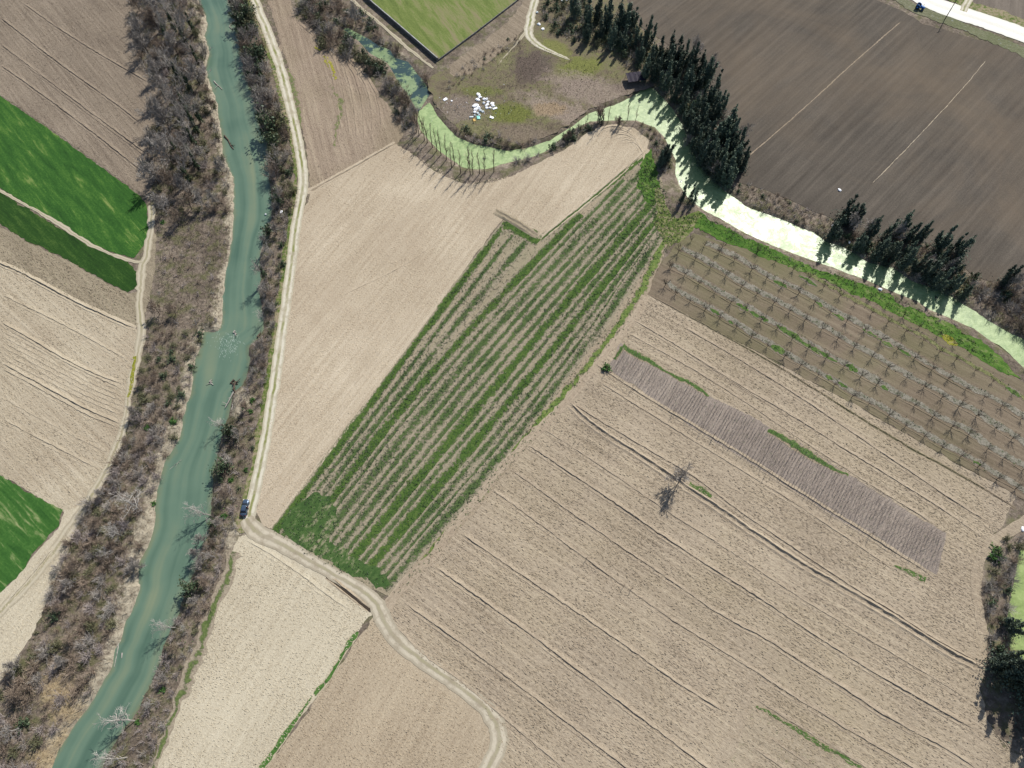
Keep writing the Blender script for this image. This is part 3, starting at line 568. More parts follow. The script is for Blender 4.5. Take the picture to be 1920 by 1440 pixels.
# ditch beside the track junction, a dark strip laid along its bed
s = NT('ditch_dark_strip', .9, .2); s.col(A(72,62,52)); m_dark = s.m
ridge('ditch', [(612,1080),(640,1102),(668,1124),(697,1147)], m_S2, .066, ((-.9, 0), (-.5, .12), (-.3, .02), (.3, .02), (.42, .22), (1.0, .05), (1.5, 0)), 1)
ridge('ditch', [(613,1081),(640,1102.5),(668,1124.5),(696,1146.5)], m_dark, .09, ((-.4, 0), (.4, .01)), 1, fade=False)
# weedy ditch in the big field
ridge('ditch', [(1063,753),(1090,783),(1140,820),(1190,850),(1267,902),(1300,925),(1353,960),(1430,1013),(1497,1057),(1593,1113),(1680,1163),(1763,1217),(1847,1260)], m_R2, .062, ((-1.3, 0), (-.7, .25), (-.2, .03), (.25, .03), (.7, .55), (1.4, 0)), .9)


# ================================================================ vegetation
class MB:
    def __init__(s): s.v = []; s.f = []
    def tube(s, P, r0, r1, k=3):
        P = [Vector(p) for p in P]; n = len(P); b = len(s.v)
        for i, p in enumerate(P):
            t = (P[min(i+1, n-1)]-P[max(i-1, 0)]).normalized()
            u = t.cross(Vector((.3, .2, 1)) if abs(t.z) < .9 else Vector((1, 0, 0))).normalized(); q = t.cross(u)
            r = r0+(r1-r0)*i/(n-1)
            for j in range(k):
                a = 2*PI*j/k; s.v.append(p+u*(r*math.cos(a))+q*(r*math.sin(a)))
        for i in range(n-1):
            for j in range(k):
                a = b+i*k+j; c = b+i*k+(j+1) % k; s.f.append((a, c, c+k, a+k))
    def leaves(s, C, size, flat=.6, up=0.0):
        C = np.asarray(C); n = len(C); a = rng.normal(size=(n, 3)); a[:, 2] += up; a /= np.linalg.norm(a, axis=1)[:, None]
        b = rng.normal(size=(n, 3)); b -= (a*b).sum(1)[:, None]*a; b /= np.linalg.norm(b, axis=1)[:, None]
        sz = (size*rng.uniform(.6, 1.3, n))[:, None]; a = a*sz; b = b*sz*flat
        o = len(s.v)
        Q = np.stack([C-a-b*.4, C-b, C+a, C+b], 1).reshape(-1, 3)
        s.v += [tuple(q) for q in Q]; s.f += [(o+4*i, o+4*i+1, o+4*i+2, o+4*i+3) for i in range(n)]
    def box(s, c, d, rz=0):
        b = len(s.v); M = Matrix.Rotation(rz, 3, 'Z')
        for x in (-1, 1):
            for y in (-1, 1):
                for z in (-1, 1): s.v.append(Vector(c)+M @ Vector((x*d[0]/2, y*d[1]/2, z*d[2]/2)))
        for q in ((0,1,3,2),(4,6,7,5),(0,4,5,1),(2,3,7,6),(0,2,6,4),(1,5,7,3)): s.f.append(tuple(b+i for i in q))
    def mesh(s, name, mat, smooth=False): return mesh(name, [tuple(q) for q in s.v], s.f, mat, smooth=smooth)

def rdir(d, spread):
    v = Vector(d)+Vector(rng.normal(0, spread, 3)); return v.normalized()
def branch(mb, p, d, L, r, lvl, maxl, nb, spread, up=.12, shrink=.62, leafpts=None, tip=.012):
    P = [p]; q = Vector(p); dd = Vector(d)
    ns = 3 if lvl < 2 else 2
    for i in range(ns):
        dd = (dd+Vector(rng.normal(0, .13, 3))+Vector((0, 0, up))).normalized(); q = q+dd*(L/ns); P.append(q.copy())
    r1 = max(tip, r*.55); mb.tube(P, r, r1, 4 if lvl == 0 else 3)
    if leafpts is not None and lvl >= 1: leafpts += [tuple(x) for x in P[1:]]
    if lvl < maxl:
        for i in range(nb[min(lvl, len(nb)-1)]):
            t = rng.uniform(.3, 1.0); k = min(ns-1, int(t*ns)); pp = P[k].lerp(P[k+1], t*ns-k)
            branch(mb, pp, rdir(dd, spread), L*shrink*rng.uniform(.75, 1.2), max(tip, r*.55*(1-.4*t)), lvl+1, maxl, nb, spread, up, shrink, leafpts, tip)

m_bark = plain('bark_grey_brown', A(112,98,86), .9, .1, var=.2, sc=2)
m_barkd = plain('bark_dark', A(84,72,62), .9, .1, var=.2, sc=2)
m_barkw = plain('bark_pale', A(196,188,178), .85, .15, var=.15, sc=1.5)
m_tw = {'grey': leafy('twigs_grey', [A(150,141,134), A(188,179,170), A(216,207,198)], .9, .1, .25),
        'brown': leafy('twigs_brown', [A(132,115,100), A(172,152,134), A(206,186,167)], .9, .1, .25),
        'mauve': leafy('twigs_mauve', [A(152,139,134), A(194,180,174), A(222,208,200)], .9, .1, .25),
        'olive': leafy('twigs_olive', [A(118,112,84), A(156,148,112), A(188,178,142)], .9, .1, .25),
        'pale': leafy('twigs_pale', [A(176,168,160), A(200,192,184), A(218,212,204)], .85, .1, .1)}
m_ever = leafy('foliage_dark_evergreen', [(.028,.046,.036,1), (.052,.08,.056,1), (.086,.12,.078,1), (.13,.155,.105,1)], .65, .3, .45)
m_ivy = leafy('foliage_ivy', [(.03,.05,.024,1), (.05,.078,.036,1), (.085,.11,.055,1)], .6, .35, .4)
m_oliv = leafy('foliage_olive', [(.07,.076,.04,1), (.11,.115,.06,1), (.15,.145,.085,1)], .75, .2, .35)
m_grn = leafy('foliage_fresh', [(.03,.08,.018,1), (.055,.13,.028,1), (.09,.17,.04,1)], .7, .25, .3)
m_straw = leafy('straw_blades', [A(150,130,106), A(186,166,140), A(214,196,166)], .9, .1, .2)

def shrub_mesh(name, mat, r, h, stems, twigs, w=.03, leaf=None, nleaf=0, lsz=.22):
    mb = MB(); lp = []
    for i in range(stems):
        a = rng.uniform(0, 2*PI); el = rng.uniform(.35, 1.45)
        L = math.hypot(r*math.cos(el), h*math.sin(el))*rng.uniform(.7, 1.1)
        d = Vector((math.cos(a)*math.cos(el)*r, math.sin(a)*math.cos(el)*r, math.sin(el)*h)).normalized()
        b = Vector((rng.normal(0, r*.14), rng.normal(0, r*.14), -.1))
        P = [b]; q = b.copy(); dd = d.copy()
        for k in range(3):
            dd = (dd+Vector(rng.normal(0, .14, 3))).normalized(); q = q+dd*L/3; P.append(q.copy())
        mb.tube(P, w*1.3, w*.6)
        lp += P[1:]
        for j in range(twigs):
            t = rng.uniform(.25, 1); k = min(2, int(t*3)); p0 = P[k].lerp(P[k+1], t*3-k)
            d2 = rdir(dd, .55); L2 = L*rng.uniform(.22, .45); p1 = p0+d2*L2*.5; p2 = p1+rdir(d2, .25)*L2*.5
            mb.tube([p0, p1, p2], w*.75, w*.4); lp += [p1, p2]
    if leaf:
        n0 = len(mb.f); C = np.array([lp[i] for i in rng.integers(0, len(lp), nleaf)])+rng.normal(0, .22, (nleaf, 3))
        mb.leaves(C, lsz, .7)
        return mesh(name, [tuple(q) for q in mb.v], mb.f, [mat, leaf], [0]*n0+[1]*nleaf)
    return mb.mesh(name, mat)
SH = {k: [shrub_mesh(f'{k}_shrub_{i}', m_tw[k], 1.9, 2.3, 30, 9) for i in range(3)] for k in ('grey', 'brown', 'mauve')}
SH['olive'] = [shrub_mesh(f'olive_shrub_{i}', m_tw['olive'], 2.0, 2.4, 26, 7, leaf=m_oliv, nleaf=340, lsz=.16) for i in range(3)]
SH['dark'] = [shrub_mesh(f'dark_shrub_{i}', m_tw['brown'], 2.0, 2.6, 20, 5, leaf=m_ivy, nleaf=620, lsz=.2) for i in range(3)]
SH['green'] = [shrub_mesh(f'green_shrub_{i}', m_tw['olive'], 1.2, 1.0, 14, 3, leaf=m_grn, nleaf=420, lsz=.2) for i in range(2)]

def tree_thing(name, trunk, crown, loc, rz, sc, label, cat='tree', group=None, extra=None, tname='trunk', cname='crown'):
    root = empty(name, loc, rz); root.scale = (sc[0], sc[0], sc[1]) if hasattr(sc, '__len__') else (sc, sc, sc)
    link(tname, trunk, root); link(cname, crown, root)
    if extra: link(extra[0], extra[1], root)
    return tag(root, label, cat, group)
def bare_tree(h, r, maxl=4, nb=(6, 5, 4, 3), spread=.55, fork=.3, up=.1, tw='grey', bark=None, w=.024, lean=(0, 0), shrink=.6):
    tb = MB(); cb = MB(); P = [Vector((0, 0, -.2))]; d = Vector((lean[0], lean[1], 1)).normalized(); q = Vector((0, 0, -.2))
    for i in range(4):
        d = (d+Vector(rng.normal(0, .05, 3))).normalized(); q = q+d*(h*.62/4); P.append(q.copy())
    tb.tube(P, r, r*.45, 5)
    for i in range(nb[0]+3):
        t = fork+(1-fork)*(i+rng.random())/(nb[0]+3); k = min(3, int(t*4)); p = P[k].lerp(P[k+1], t*4-k)
        branch(cb, p, rdir(d+Vector((0, 0, .15)), spread), h*.40*(1.15-.5*t)*rng.uniform(.8, 1.15), r*.42, 1, maxl, nb, spread, up, shrink, None, w)
    branch(cb, P[-1], d, h*.4, r*.45, 1, maxl, nb, spread*.8, up, shrink, None, w)
    return tb.mesh('tree_trunk', bark or m_bark), cb.mesh('tree_crown', m_tw[tw])
BT = [bare_tree(8.5, .17, 4, (5, 6, 5, 4), .5, .2, w=.032) for _ in range(3)]
BTB = [bare_tree(7.5, .15, 4, (5, 6, 5, 4), .55, .18, tw='brown', bark=m_barkd, w=.03) for _ in range(2)]
PALE = [bare_tree(10.5, .24, 4, (5, 4, 3, 3), .6, .22, up=.06, tw='pale', bark=m_barkw, w=.024) for _ in range(2)]
def poplar(h):
    tb = MB(); cb = MB(); P = [Vector((rng.normal(0, .06)*i, rng.normal(0, .06)*i, -.2+h*i/6)) for i in range(7)]
    tb.tube(P, .15, .03, 5)
    for i in range(26):
        t = rng.uniform(.18, .97); k = min(5, int(t*6)); p = P[k].lerp(P[k+1], t*6-k); a = rng.uniform(0, 2*PI)
        branch(cb, p, Vector((math.cos(a)*.42, math.sin(a)*.42, 1)).normalized(), h*.2*(1.2-t)*rng.uniform(.7, 1.3), .04, 1, 2, (0, 3, 2), .3, .1, .55, None, .018)
    return tb.mesh('poplar_trunk', m_barkd), cb.mesh('poplar_crown', m_tw['brown'])
POP = [poplar(11.5) for _ in range(4)]
def orchard():
    tb = MB(); cb = MB(); tb.tube([(0, 0, -.1), (.03, 0, .45), (0, .04, .95)], .085, .065, 5)
    for i in range(7):
        a = 2*PI*i/7+rng.normal(0, .25)
        branch(cb, Vector((0, .04, .85+rng.uniform(-.15, .1))), Vector((math.cos(a)*.75, math.sin(a)*.75, 1)).normalized(), 1.5*rng.uniform(.8, 1.2), .045, 1, 3, (0, 4, 3), .4, .12, .6, None, .014)
    return tb.mesh('fruit_tree_trunk', m_barkd), cb.mesh('fruit_tree_crown', leafy_orch)
leafy_orch = leafy('twigs_orchard', [A(84,74,68), A(106,94,88), A(128,116,110)], .9, .1, .2)
ORC = [orchard() for _ in range(5)]
def spindle(mb, base, top, rad, n, size, tipn=8):
    base, top = np.array(base), np.array(top); ax = top-base; C = []
    nc = 26
    ts = np.sort(rng.uniform(0, 1, nc))
    for t in ts:
        prof = rad*min(1, t*4+.35)*(1-t)**.7*1.3*rng.uniform(.6, 1.15)
        a = rng.uniform(0, 2*PI); o = prof*rng.uniform(.2, .85)
        c = base+ax*t+np.array([math.cos(a)*o, math.sin(a)*o, rng.normal(0, .2)])
        m = int(n/nc*rng.uniform(.5, 1.5)); e = rng.normal(size=(m, 3))*np.array([.42, .42, .95])*(rad*.42)*rng.uniform(.7, 1.2)*(1.1-.6*t)
        C.append(c+e)
    C = np.concatenate(C); mb.leaves(C, size, .5, .7)
def evergreen(h, leaders, rad, skirt=True, n=1500):
    tb = MB(); cb = MB(); tb.tube([(0, 0, -.3), (.1, 0, h*.4), (0, .1, h*.8)], .28, .06, 5)
    for k in range(leaders):
        a = 2*PI*k/leaders+rng.normal(0, .4); o = 0 if k == 0 else rad*rng.uniform(.5, 1.0)
        hh = h*(1 if k == 0 else rng.uniform(.6, .92)); b = (math.cos(a)*o*.4, math.sin(a)*o*.4, h*rng.uniform(.02, .15)); t = (math.cos(a)*o*1.2, math.sin(a)*o*1.2, hh)
        if k: tb.tube([(0, 0, h*.1), ((b[0]+t[0])/2, (b[1]+t[1])/2, hh*.5), (t[0], t[1], hh*.9)], .12, .03, 4)
        spindle(cb, b, t, rad*(1 if k == 0 else .72), n if k == 0 else int(n*.6), .24)
    if skirt: 
        C = rng.normal(size=(500, 3))*np.array([rad*.7, rad*.7, 1.0])+np.array([0, 0, 1.2]); cb.leaves(C, .24, .5, .5)
    for i in range(10):
        a = rng.uniform(0, 2*PI); p = Vector((math.cos(a)*rad*.3, math.sin(a)*rad*.3, h*rng.uniform(.4, .85)))
    return tb.mesh('evergreen_trunk', m_barkd), cb.mesh('evergreen_crown', m_ever)
EV = [evergreen(12, 2, 1.9, n=1900), evergreen(12, 3, 1.9, n=1900), evergreen(11.5, 3, 2.0, n=1900), evergreen(12, 4, 1.8, n=1800), evergreen(11.5, 1, 1.5), evergreen(10.5, 5, 2.1, n=1900)]
def ivy_tree(h, rad, top=2.5, tw='grey'):
    tb, cb = bare_tree(h, .2, 4, (4, 4, 4, 3), .42, .45, tw=tw)
    ib = MB(); spindle(ib, (0, 0, .2), (0, 0, h*.76), rad, 1500, .22)
    return tb, cb, ib.mesh('ivy', m_ivy)
IV = [ivy_tree(11.5, 1.15), ivy_tree(11, .95), ivy_tree(11, 1.3)]

ORD = ['first','second','third','fourth','fifth','sixth','seventh','eighth','ninth','tenth','eleventh','twelfth','thirteenth','fourteenth','fifteenth','sixteenth','seventeenth','eighteenth','nineteenth','twentieth','twenty-first','twenty-second','twenty-third','twenty-fourth','twenty-fifth','twenty-sixth','twenty-seventh','twenty-eighth']
def gp(px, py, dz=0):
    p = at(px, py); return (p.x, p.y, gz(p.x, p.y)+dz)
def top_base(px, py, h):
    p = at(px, py, h); return (p.x, p.y, gz(p.x, p.y))
U = rng.uniform
# poplars on the pond bank
pop_px = [(781,248),(786,254),(791,246),(796,263),(801,268),(811,276),(819,282),(827,290),(837,299),(847,314),(852,308),(864,324),(878,314),(882,328),(887,325),(899,326),(909,327),(926,323)]
for i, (x, y) in enumerate(pop_px):
    t, c = POP[i % 4]; tree_thing('poplar_tree', t, c, gp(x, y), U(0, 6), (1, U(.86, 1.08)), f'slender leafless poplar on the green pond bank, {ORD[i]} from the left', 'tree', 'bare poplars curving round the green pond')
for i, (x, y, h) in enumerate([(1064,262,.5),(1083,250,.55),(1098,243,.7),(1120,229,.85),(1127,232,1.0),(1140,229,.75),(1158,236,.55),(1176,225,.8),(1191,228,.65)]):
    t, c = POP[i % 4] if i % 3 else BTB[i % 2]
    tree_thing('bare_tree', t, c, gp(x, y), U(0, 6), h, f'dark thin tree on the bank above the ploughed bulge, {ORD[i]} from the left', 'tree', 'thin dark trees on the bank of the ploughed bulge')
for i, (x, y, s) in enumerate([(1066,262,.45),(1072,258,.4),(1130,232,.4),(1161,234,.38),(1124,230,.5)]):
    t, c = EV[4]; tree_thing('ivy_clad_stump', t, c, gp(x, y), U(0, 6), (s*.7, s), f'short dark ivy-clad stem on the bank above the ploughed bulge, {ORD[i]} from the left', 'tree', 'short ivy stems on the bulge bank')
# orchard
rown = ['lowest orchard row', 'second lowest orchard row', 'third lowest orchard row', 'fourth lowest orchard row', 'row just under the topmost row', 'topmost short orchard row']
for k, rw in enumerate(OROWS):
    for i, (x, y) in enumerate(rw):
        t, c = ORC[(i*3+k) % 5]; s = U(.75, 1.25)*(1.0 if k < 4 else .85)
        tree_thing('fruit_tree', t, c, gp(x, y), U(0, 6), s, f'leafless fruit tree, {ORD[i]} from the left in the {rown[k]}', 'tree', 'leafless fruit trees in the orchard rows')
for i, (x, y) in enumerate([(1258,503),(1296,452),(1354,465),(1420,472),(1372,442)]):
    t, c = ORC[i]; tree_thing('fruit_tree', t, c, gp(x, y), U(0, 6), U(.8, 1.05), f'small leafless fruit tree at the grassy upper-left orchard corner, {ORD[i]} along', 'tree', 'leafless fruit trees at the orchard corner')
# tall dark hedge between canal and dark field
tops = [(1082,-22,12),(1108,-6,12),(1128,-14,12),(1147,0,12),(1166,3,12),(1183,2,12.5),(1196,14,11),(1201,40,10.5),(1222,36,12),(1244,68,11),(1263,64,12),(1279,70,11.5),(1292,76,11),(1310,84,12),(1322,98,10),(1339,102,12),(1354,132,11),(1347,150,11.5),(1360,174,10.5),(1346,184,11.5),(1381,199,11.5),(1386,226,12),(1397,243,11),(1404,279,10),(1392,268,11.5),(1372,215,11),(1330,150,10),(1316,130,9.5),(1300,140,9),(1328,196,10.5),(1312,176,9.5),(1350,236,11.5),(1366,262,11),(1344,262,10),(1378,290,10.5),(1360,300,9.5),(1332,228,9.5),(1296,116,9),(1278,108,8.5),(1242,104,8.5),(1226,84,9),(1206,76,9),(1176,48,10),(1152,48,9.5),(1128,34,9),(1104,40,8.5)]
for i, (x, y, h) in enumerate(tops):
    t, c = EV[[0,1,2,3,0,5,4,1,3,2][i % 10]]
    tree_thing('evergreen_tree', t, c, top_base(x, y, h), U(0, 6), (h/12*U(.95, 1.25), h/12*U(1.0, 1.08)), ('dark evergreen in the hedge line against the dark field, %s from the top' % ORD[i]) if i < 26 else ('dark evergreen in the canal side line of the big hedge, %s from the upper right' % ORD[i-26]), 'tree', 'dark evergreens in the hedge by the dark field' if i < 26 else 'dark evergreens in the canal side of the hedge')
for i, (x, y, h, v, lb) in enumerate([(1256,266,9,5,'bushy dark evergreen on the green field corner between field and canal'), (1244,282,7,2,'smaller dark evergreen beside the bushy one at the green field corner'), (1287,348,8,0,'narrow dark evergreen on the canal bank casting a spear-like shadow'), (1304,344,9,4,'leftmost of two slim dark evergreens on the canal bank near the lush grass'), (1311,350,8,4,'rightmost slim dark evergreen on the canal bank near the lush grass')]):
    t, c = EV[v]; tree_thing('evergreen_tree', t, c, top_base(x, y, h), U(0, 6), (h/12*(1.15 if v in (5, 2) else .8), h/12), lb, 'tree')
for i, (x, y, h) in enumerate([(1208,150,8.5),(1226,152,9),(1246,168,9.5),(1262,190,9),(1277,214,9.5),(1287,238,9),(1296,262,9.5),(1303,284,9),(1313,304,9.5),(1327,322,9),(1345,338,9.5),(1360,350,8.5),(1250,140,10),(1285,180,10),(1308,232,10),(1325,280,10)]):
    t, c = EV[[1,5,2,3,0][i % 5]]; tree_thing('evergreen_tree', t, c, gp(x, y), U(0, 6), (h/12*U(1.15, 1.45), h/12*1.25), f'dark evergreen overhanging the canal bend, {ORD[i]} down the bank', 'tree', 'dark evergreens overhanging the canal bend')
for i, (x, y, h) in enumerate([(1556,448,10),(1606,470,7.5),(1640,486,8.5),(1660,494,9),(1690,502,9.5),(1711,513,9),(1733,525,9.5),(1754,538,9),(1776,547,8.5),(1800,560,7)]):
    t, c = EV[[1,5,2,3,0][i % 5]]; tree_thing('evergreen_tree', t, c, gp(x, y), U(0, 6), (h/12*U(1.1, 1.4), h/12*1.15), f'dark evergreen on the canal edge of the right hand hedge, {ORD[i]} from the left', 'tree', 'dark evergreens on the canal edge of the right hand hedge')
R_ = [(1608,364,13,4,'leaning tall dark tree at the left end of the right hand hedge'),(1600,388,8,2,'stout dark evergreen right of the leaning tall tree'),(1624,378,10,5,'lobed dark evergreen with rounded crown tops by the dark field'),(1654,406,10.5,0,'pointed dark evergreen above the brown shrub on the canal'),(1686,410,10,4,'very narrow dark evergreen in the right hand hedge'),(1712,396,11,0,'spire-topped dark evergreen in the right hand hedge'),(1728,418,9.5,2,'left one of two forked dark evergreens in the right hand hedge'),(1748,416,10,3,'right one of two forked dark evergreens in the right hand hedge'),(1794,424,11.5,1,'broad dark evergreen left of the twin spires'),(1815,436,10.5,4,'left slim spire of the twin evergreens at the hedge end'),(1829,444,11,0,'right slim spire of the twin evergreens at the hedge end'),(1690,450,8,5,'bushy dark evergreen overhanging the shaded canal'),(1720,452,8,1,'dark evergreen overhanging the canal, left of the grey shrub'),(1778,470,8.5,2,'dark evergreen directly above the grey leafless shrub'),(1806,482,9,5,'dark evergreen right of the grey leafless shrub'),(1917,500,10,3,'ivy-clad leaning evergreen at the right edge beside the dark field'),(1668,446,8.5,3,'dark evergreen in the middle of the right hand hedge over the canal')]
for i, (x, y, h, v, lb) in enumerate(R_):
    t, c = EV[v]; tree_thing('evergreen_tree', t, c, top_base(x, y, h), U(0, 6), (h/12*1.15, h/12), lb, 'tree', 'dark evergreens in the right hand hedge')
for i, (x, y, s, lb) in enumerate([(1770,515,.8,'large grey leafless tree among dark evergreens over the canal'),(1735,500,.6,'smaller grey leafless tree left of the large grey one over the canal'),(1672,452,.8,'thin leafless tree standing taller than the evergreens beside the dark field'),(1620,438,.75,'thin leafless tree beside the lobed evergreen'),(1588,432,.8,'thin leafless tree at the left end of the right hand hedge'),(1884,548,.9,'thin leafless tree near the right edge by the dark field'),(1330,140,.85,'grey leafless tree showing behind the evergreen hedge top'),(1300,108,.85,'grey leafless tree at the outer side of the hedge'),(1395,262,.75,'grey leafless tree at the lower outer end of the big hedge'),(1320,290,.7,'grey leafless tree on the canal side of the big hedge'),(1290,270,.6,'small grey leafless tree over the canal near the hedge'),(1340,330,.75,'grey-brown leafless tree at the lower end of the big hedge')]):
    t, c = BT[i % 3]; tree_thing('bare_tree', t, c, gp(x, y), U(0, 6), s, lb, 'tree')
for x, y, h, v, lb in [(1892,1175,9,2,'dark evergreen at the right edge between two openings of light green pond'), (1866,1248,13,3,'dark evergreen at the field corner casting the left lobe of the jagged shadow'), (1884,1262,15,1,'tall dark evergreen casting the longest jagged shadow on the tan field'), (1903,1270,14,5,'dark evergreen right behind the light green rounded bush'), (1928,1310,15,1,'dark evergreen beyond the right frame edge whose shadow reaches in'), (1940,1365,15,2,'lowest dark evergreen beyond the right frame edge')]:
    t, c = EV[v]; tree_thing('evergreen_tree', t, c, gp(x, y), U(0, 6), (h/12*1.25, h/12), lb, 'tree')

# trees along the river
for x, y, s, v, lb in [(526,318,.85,0,'ivy-clad tree with pale bare top on the east river bank'),(526,385,.85,2,'cone-shaped ivy-clad tree on the east bank below the pale-topped one'),(499,464,.75,1,'thin ivy-clad tree leaning over the river from the east bank'),(498,520,.9,2,'dark ivy-clad tree leaning over the river above the long shadow'),(372,250,1.0,0,'tallest ivy-clad tree in the middle of the west bank thicket'),(362,235,.9,1,'ivy-clad tree just left of the tallest one on the west bank'),(378,232,.95,2,'ivy-clad tree nearest the water in the west bank thicket'),(352,210,.9,0,'ivy-clad tree at the upper part of the middle west thicket'),(374,320,.9,1,'ivy-clad tree low in the west bank thicket'),(364,300,.85,2,'second ivy-clad tree low in the west bank thicket, left of the other'),(322,88,1.0,0,'ivy-clad tree at the top of the west bank, left of three'),(345,72,.9,1,'ivy-clad tree at the top of the west bank, middle of three'),(365,62,.95,1,'ivy-clad tree at the top of the west bank, right of three'),(300,10,.9,2,'ivy-clad tree at the top frame edge of the west bank'),(372,118,.8,1,'ivy-clad tree beside the river in the upper west thicket'),(352,255,.9,2,'ivy-clad tree in the heart of the west bank thicket')]:
    t, c, iv = IV[v]; tree_thing('ivy_clad_tree', t, c, gp(x, y), U(0, 6), s*(1.08 if x < 400 else .82), lb, 'tree', None, ('ivy', iv))
for x, y, s, v, lb in [(262,957,1.0,0,'big white-barked leafless tree on the west bank near the lower green field'),(393,964,.75,1,'white-barked leafless tree leaning over the river beside the car track'),(328,1176,.6,1,'pale leafless tree over the river left of the chalky field'),(252,1352,.8,0,'pale leafless tree on the lower east bank over the water'),(238,1420,.7,1,'pale leafless tree at the lowest east bank near the bottom edge'),(494,600,.45,1,'small pale leafless tree on the east bank beside the rapids'),(425,800,.55,0,'pale leafless tree by the driftwood on the east bank'),(232,1005,.7,1,'pale leafless tree below the big white one on the west bank')]:
    t, c = PALE[v]; r = tree_thing('sycamore_tree', t, c, gp(x, y), U(0, 6), s, lb, 'tree')
    if x in (393, 328, 252, 238, 425): r.rotation_euler = (0, R(-22), 0)
for x, y, s, lb in [(397,204,.7,'bare dark tree standing on the river edge by the sandy spit'),(418,325,.7,'bare tree reaching across the river from the west bank'),(360,392,1.0,'large twisted bare tree with dark trunk by the sandy west bank'),(380,390,.8,'bare tree with curved dark trunk right of the twisted one'),(408,385,.75,'bare tree at the water edge with a sharp curved shadow'),(300,590,.75,'dark bare tree at the bend of the west bank path'),(330,590,.6,'dark bare tree right of the path bend tree'),(262,1062,.6,'bare tree beside the water on the lower west bank'),(372,1042,.6,'grey fuzzy leafless tree leaning over the river, lower of two'),(380,1012,.6,'grey fuzzy leafless tree leaning over the river, upper of two'),(40,1250,.7,'dark bare tree at the lower left field edge'),(668,50,1.0,'leafless tree beside the weedy ditch near the top'),(760,205,.95,'dark leafless tree between ditch and tracked field'),(776,222,.7,'leafless tree where the ditch meets the green pond'),(1273,904,.95,'lone leafless tree standing in the middle of the tan field')]:
    t, c = (BTB if x in (300, 330, 760, 360, 397) else BT)[int(x) % 2]
    r = tree_thing('bare_tree', t, c, gp(x, y), U(0, 6), s, lb, 'tree')
for i, (x, y, s) in enumerate([(262,20,.8),(285,40,.85),(270,70,.8),(300,60,.9),(318,30,.8),(282,105,.85),(310,115,.9),(335,105,.85),(300,150,.9),(352,150,.8),(375,160,.8),(312,190,.9),(338,195,.85),(300,235,.8),(322,245,.9),(345,275,.85),(300,285,.85),(322,305,.9),(348,320,.85),(385,300,.6),(298,345,.85),(325,355,.9),(350,365,.8),(310,400,.75),(335,420,.7)]):
    t, c = (BT if i % 3 else BTB)[i % 2]; tree_thing('bare_tree', t, c, gp(x, y), U(0, 6), s*U(1.1, 1.5), f'leafless tree in the upper west bank thicket, {ORD[i]} going downstream', 'tree', 'leafless trees of the upper west bank thicket')
for x, y, s, v in [(330,60,1.0,0),(352,85,.95,1),(338,150,1.0,2),(360,175,1.0,0),(345,225,1.05,2),(368,275,1.0,1),(356,340,.9,0),(340,300,.95,1),(310,55,.9,2),(318,130,.9,1)]:
    t, c, iv = IV[v]; tree_thing('ivy_clad_tree', t, c, gp(x, y), U(0, 6), s, 'tall ivy-covered tree among the leafless trees of the upper west bank', 'tree', 'ivy-covered trees of the upper west bank', ('ivy', iv))
low = [q for q in [(245,830),(225,880),(200,930),(222,960),(190,985),(170,1010),(205,1040),(240,1040),(150,1060),(180,1085),(135,1100),(210,1105),(115,1140),(160,1150),(200,1160),(95,1190),(140,1200),(70,1240),(120,1240),(160,1250),(45,1300),(90,1340),(30,1370),(60,1400),(270,720),(300,740),(255,780),(310,800)]][::2]
for i, (x, y) in enumerate(low):
    t, c = (BTB, BT, BTB, PALE)[i % 4][i % 2]; tree_thing('bare_tree', t, c, gp(x, y), U(0, 6), U(.42, .75)*(.75 if i % 4 == 3 else 1), f'{"pale" if i % 4 == 3 else "grey" if i % 4 == 1 else "brown"} leafless tree rising from the scrub of the lower west bank', 'tree', f'{"pale" if i % 4 == 3 else "grey" if i % 4 == 1 else "brown"} leafless trees of the lower west bank')
for i, (x, y) in enumerate([(520,440),(508,480),(512,560),(490,660),(482,700),(462,770),(448,820),(436,870),(428,930),(418,985),(402,1045),(388,1090),(368,1130),(350,1180),(332,1220),(312,1270),(288,1320)]):
    t, c = (BT, PALE, BTB)[i % 3][i % 2]; tree_thing('bare_tree', t, c, gp(x, y), U(0, 6), U(.38, .6)*(.8 if i % 3 == 1 else 1), f'{"grey" if i % 3 == 0 else "pale" if i % 3 == 1 else "brown"} leafless small tree in the scrub of the east bank', 'tree', f'{"grey" if i % 3 == 0 else "pale" if i % 3 == 1 else "brown"} leafless small trees of the east bank')
for i, (x, y, s) in enumerate([(1099,1048,.5),(1169,1099,.5),(1183,1106,.5)]):
    t, c = POP[i]; tree_thing('sapling', t, c, gp(x, y), U(0, 6), (s*.6, s*.4), ['thin leafless sapling alone on the field ridge','left of two thin saplings close together on the field ridge','right of two thin saplings close together on the field ridge'][i], 'tree')

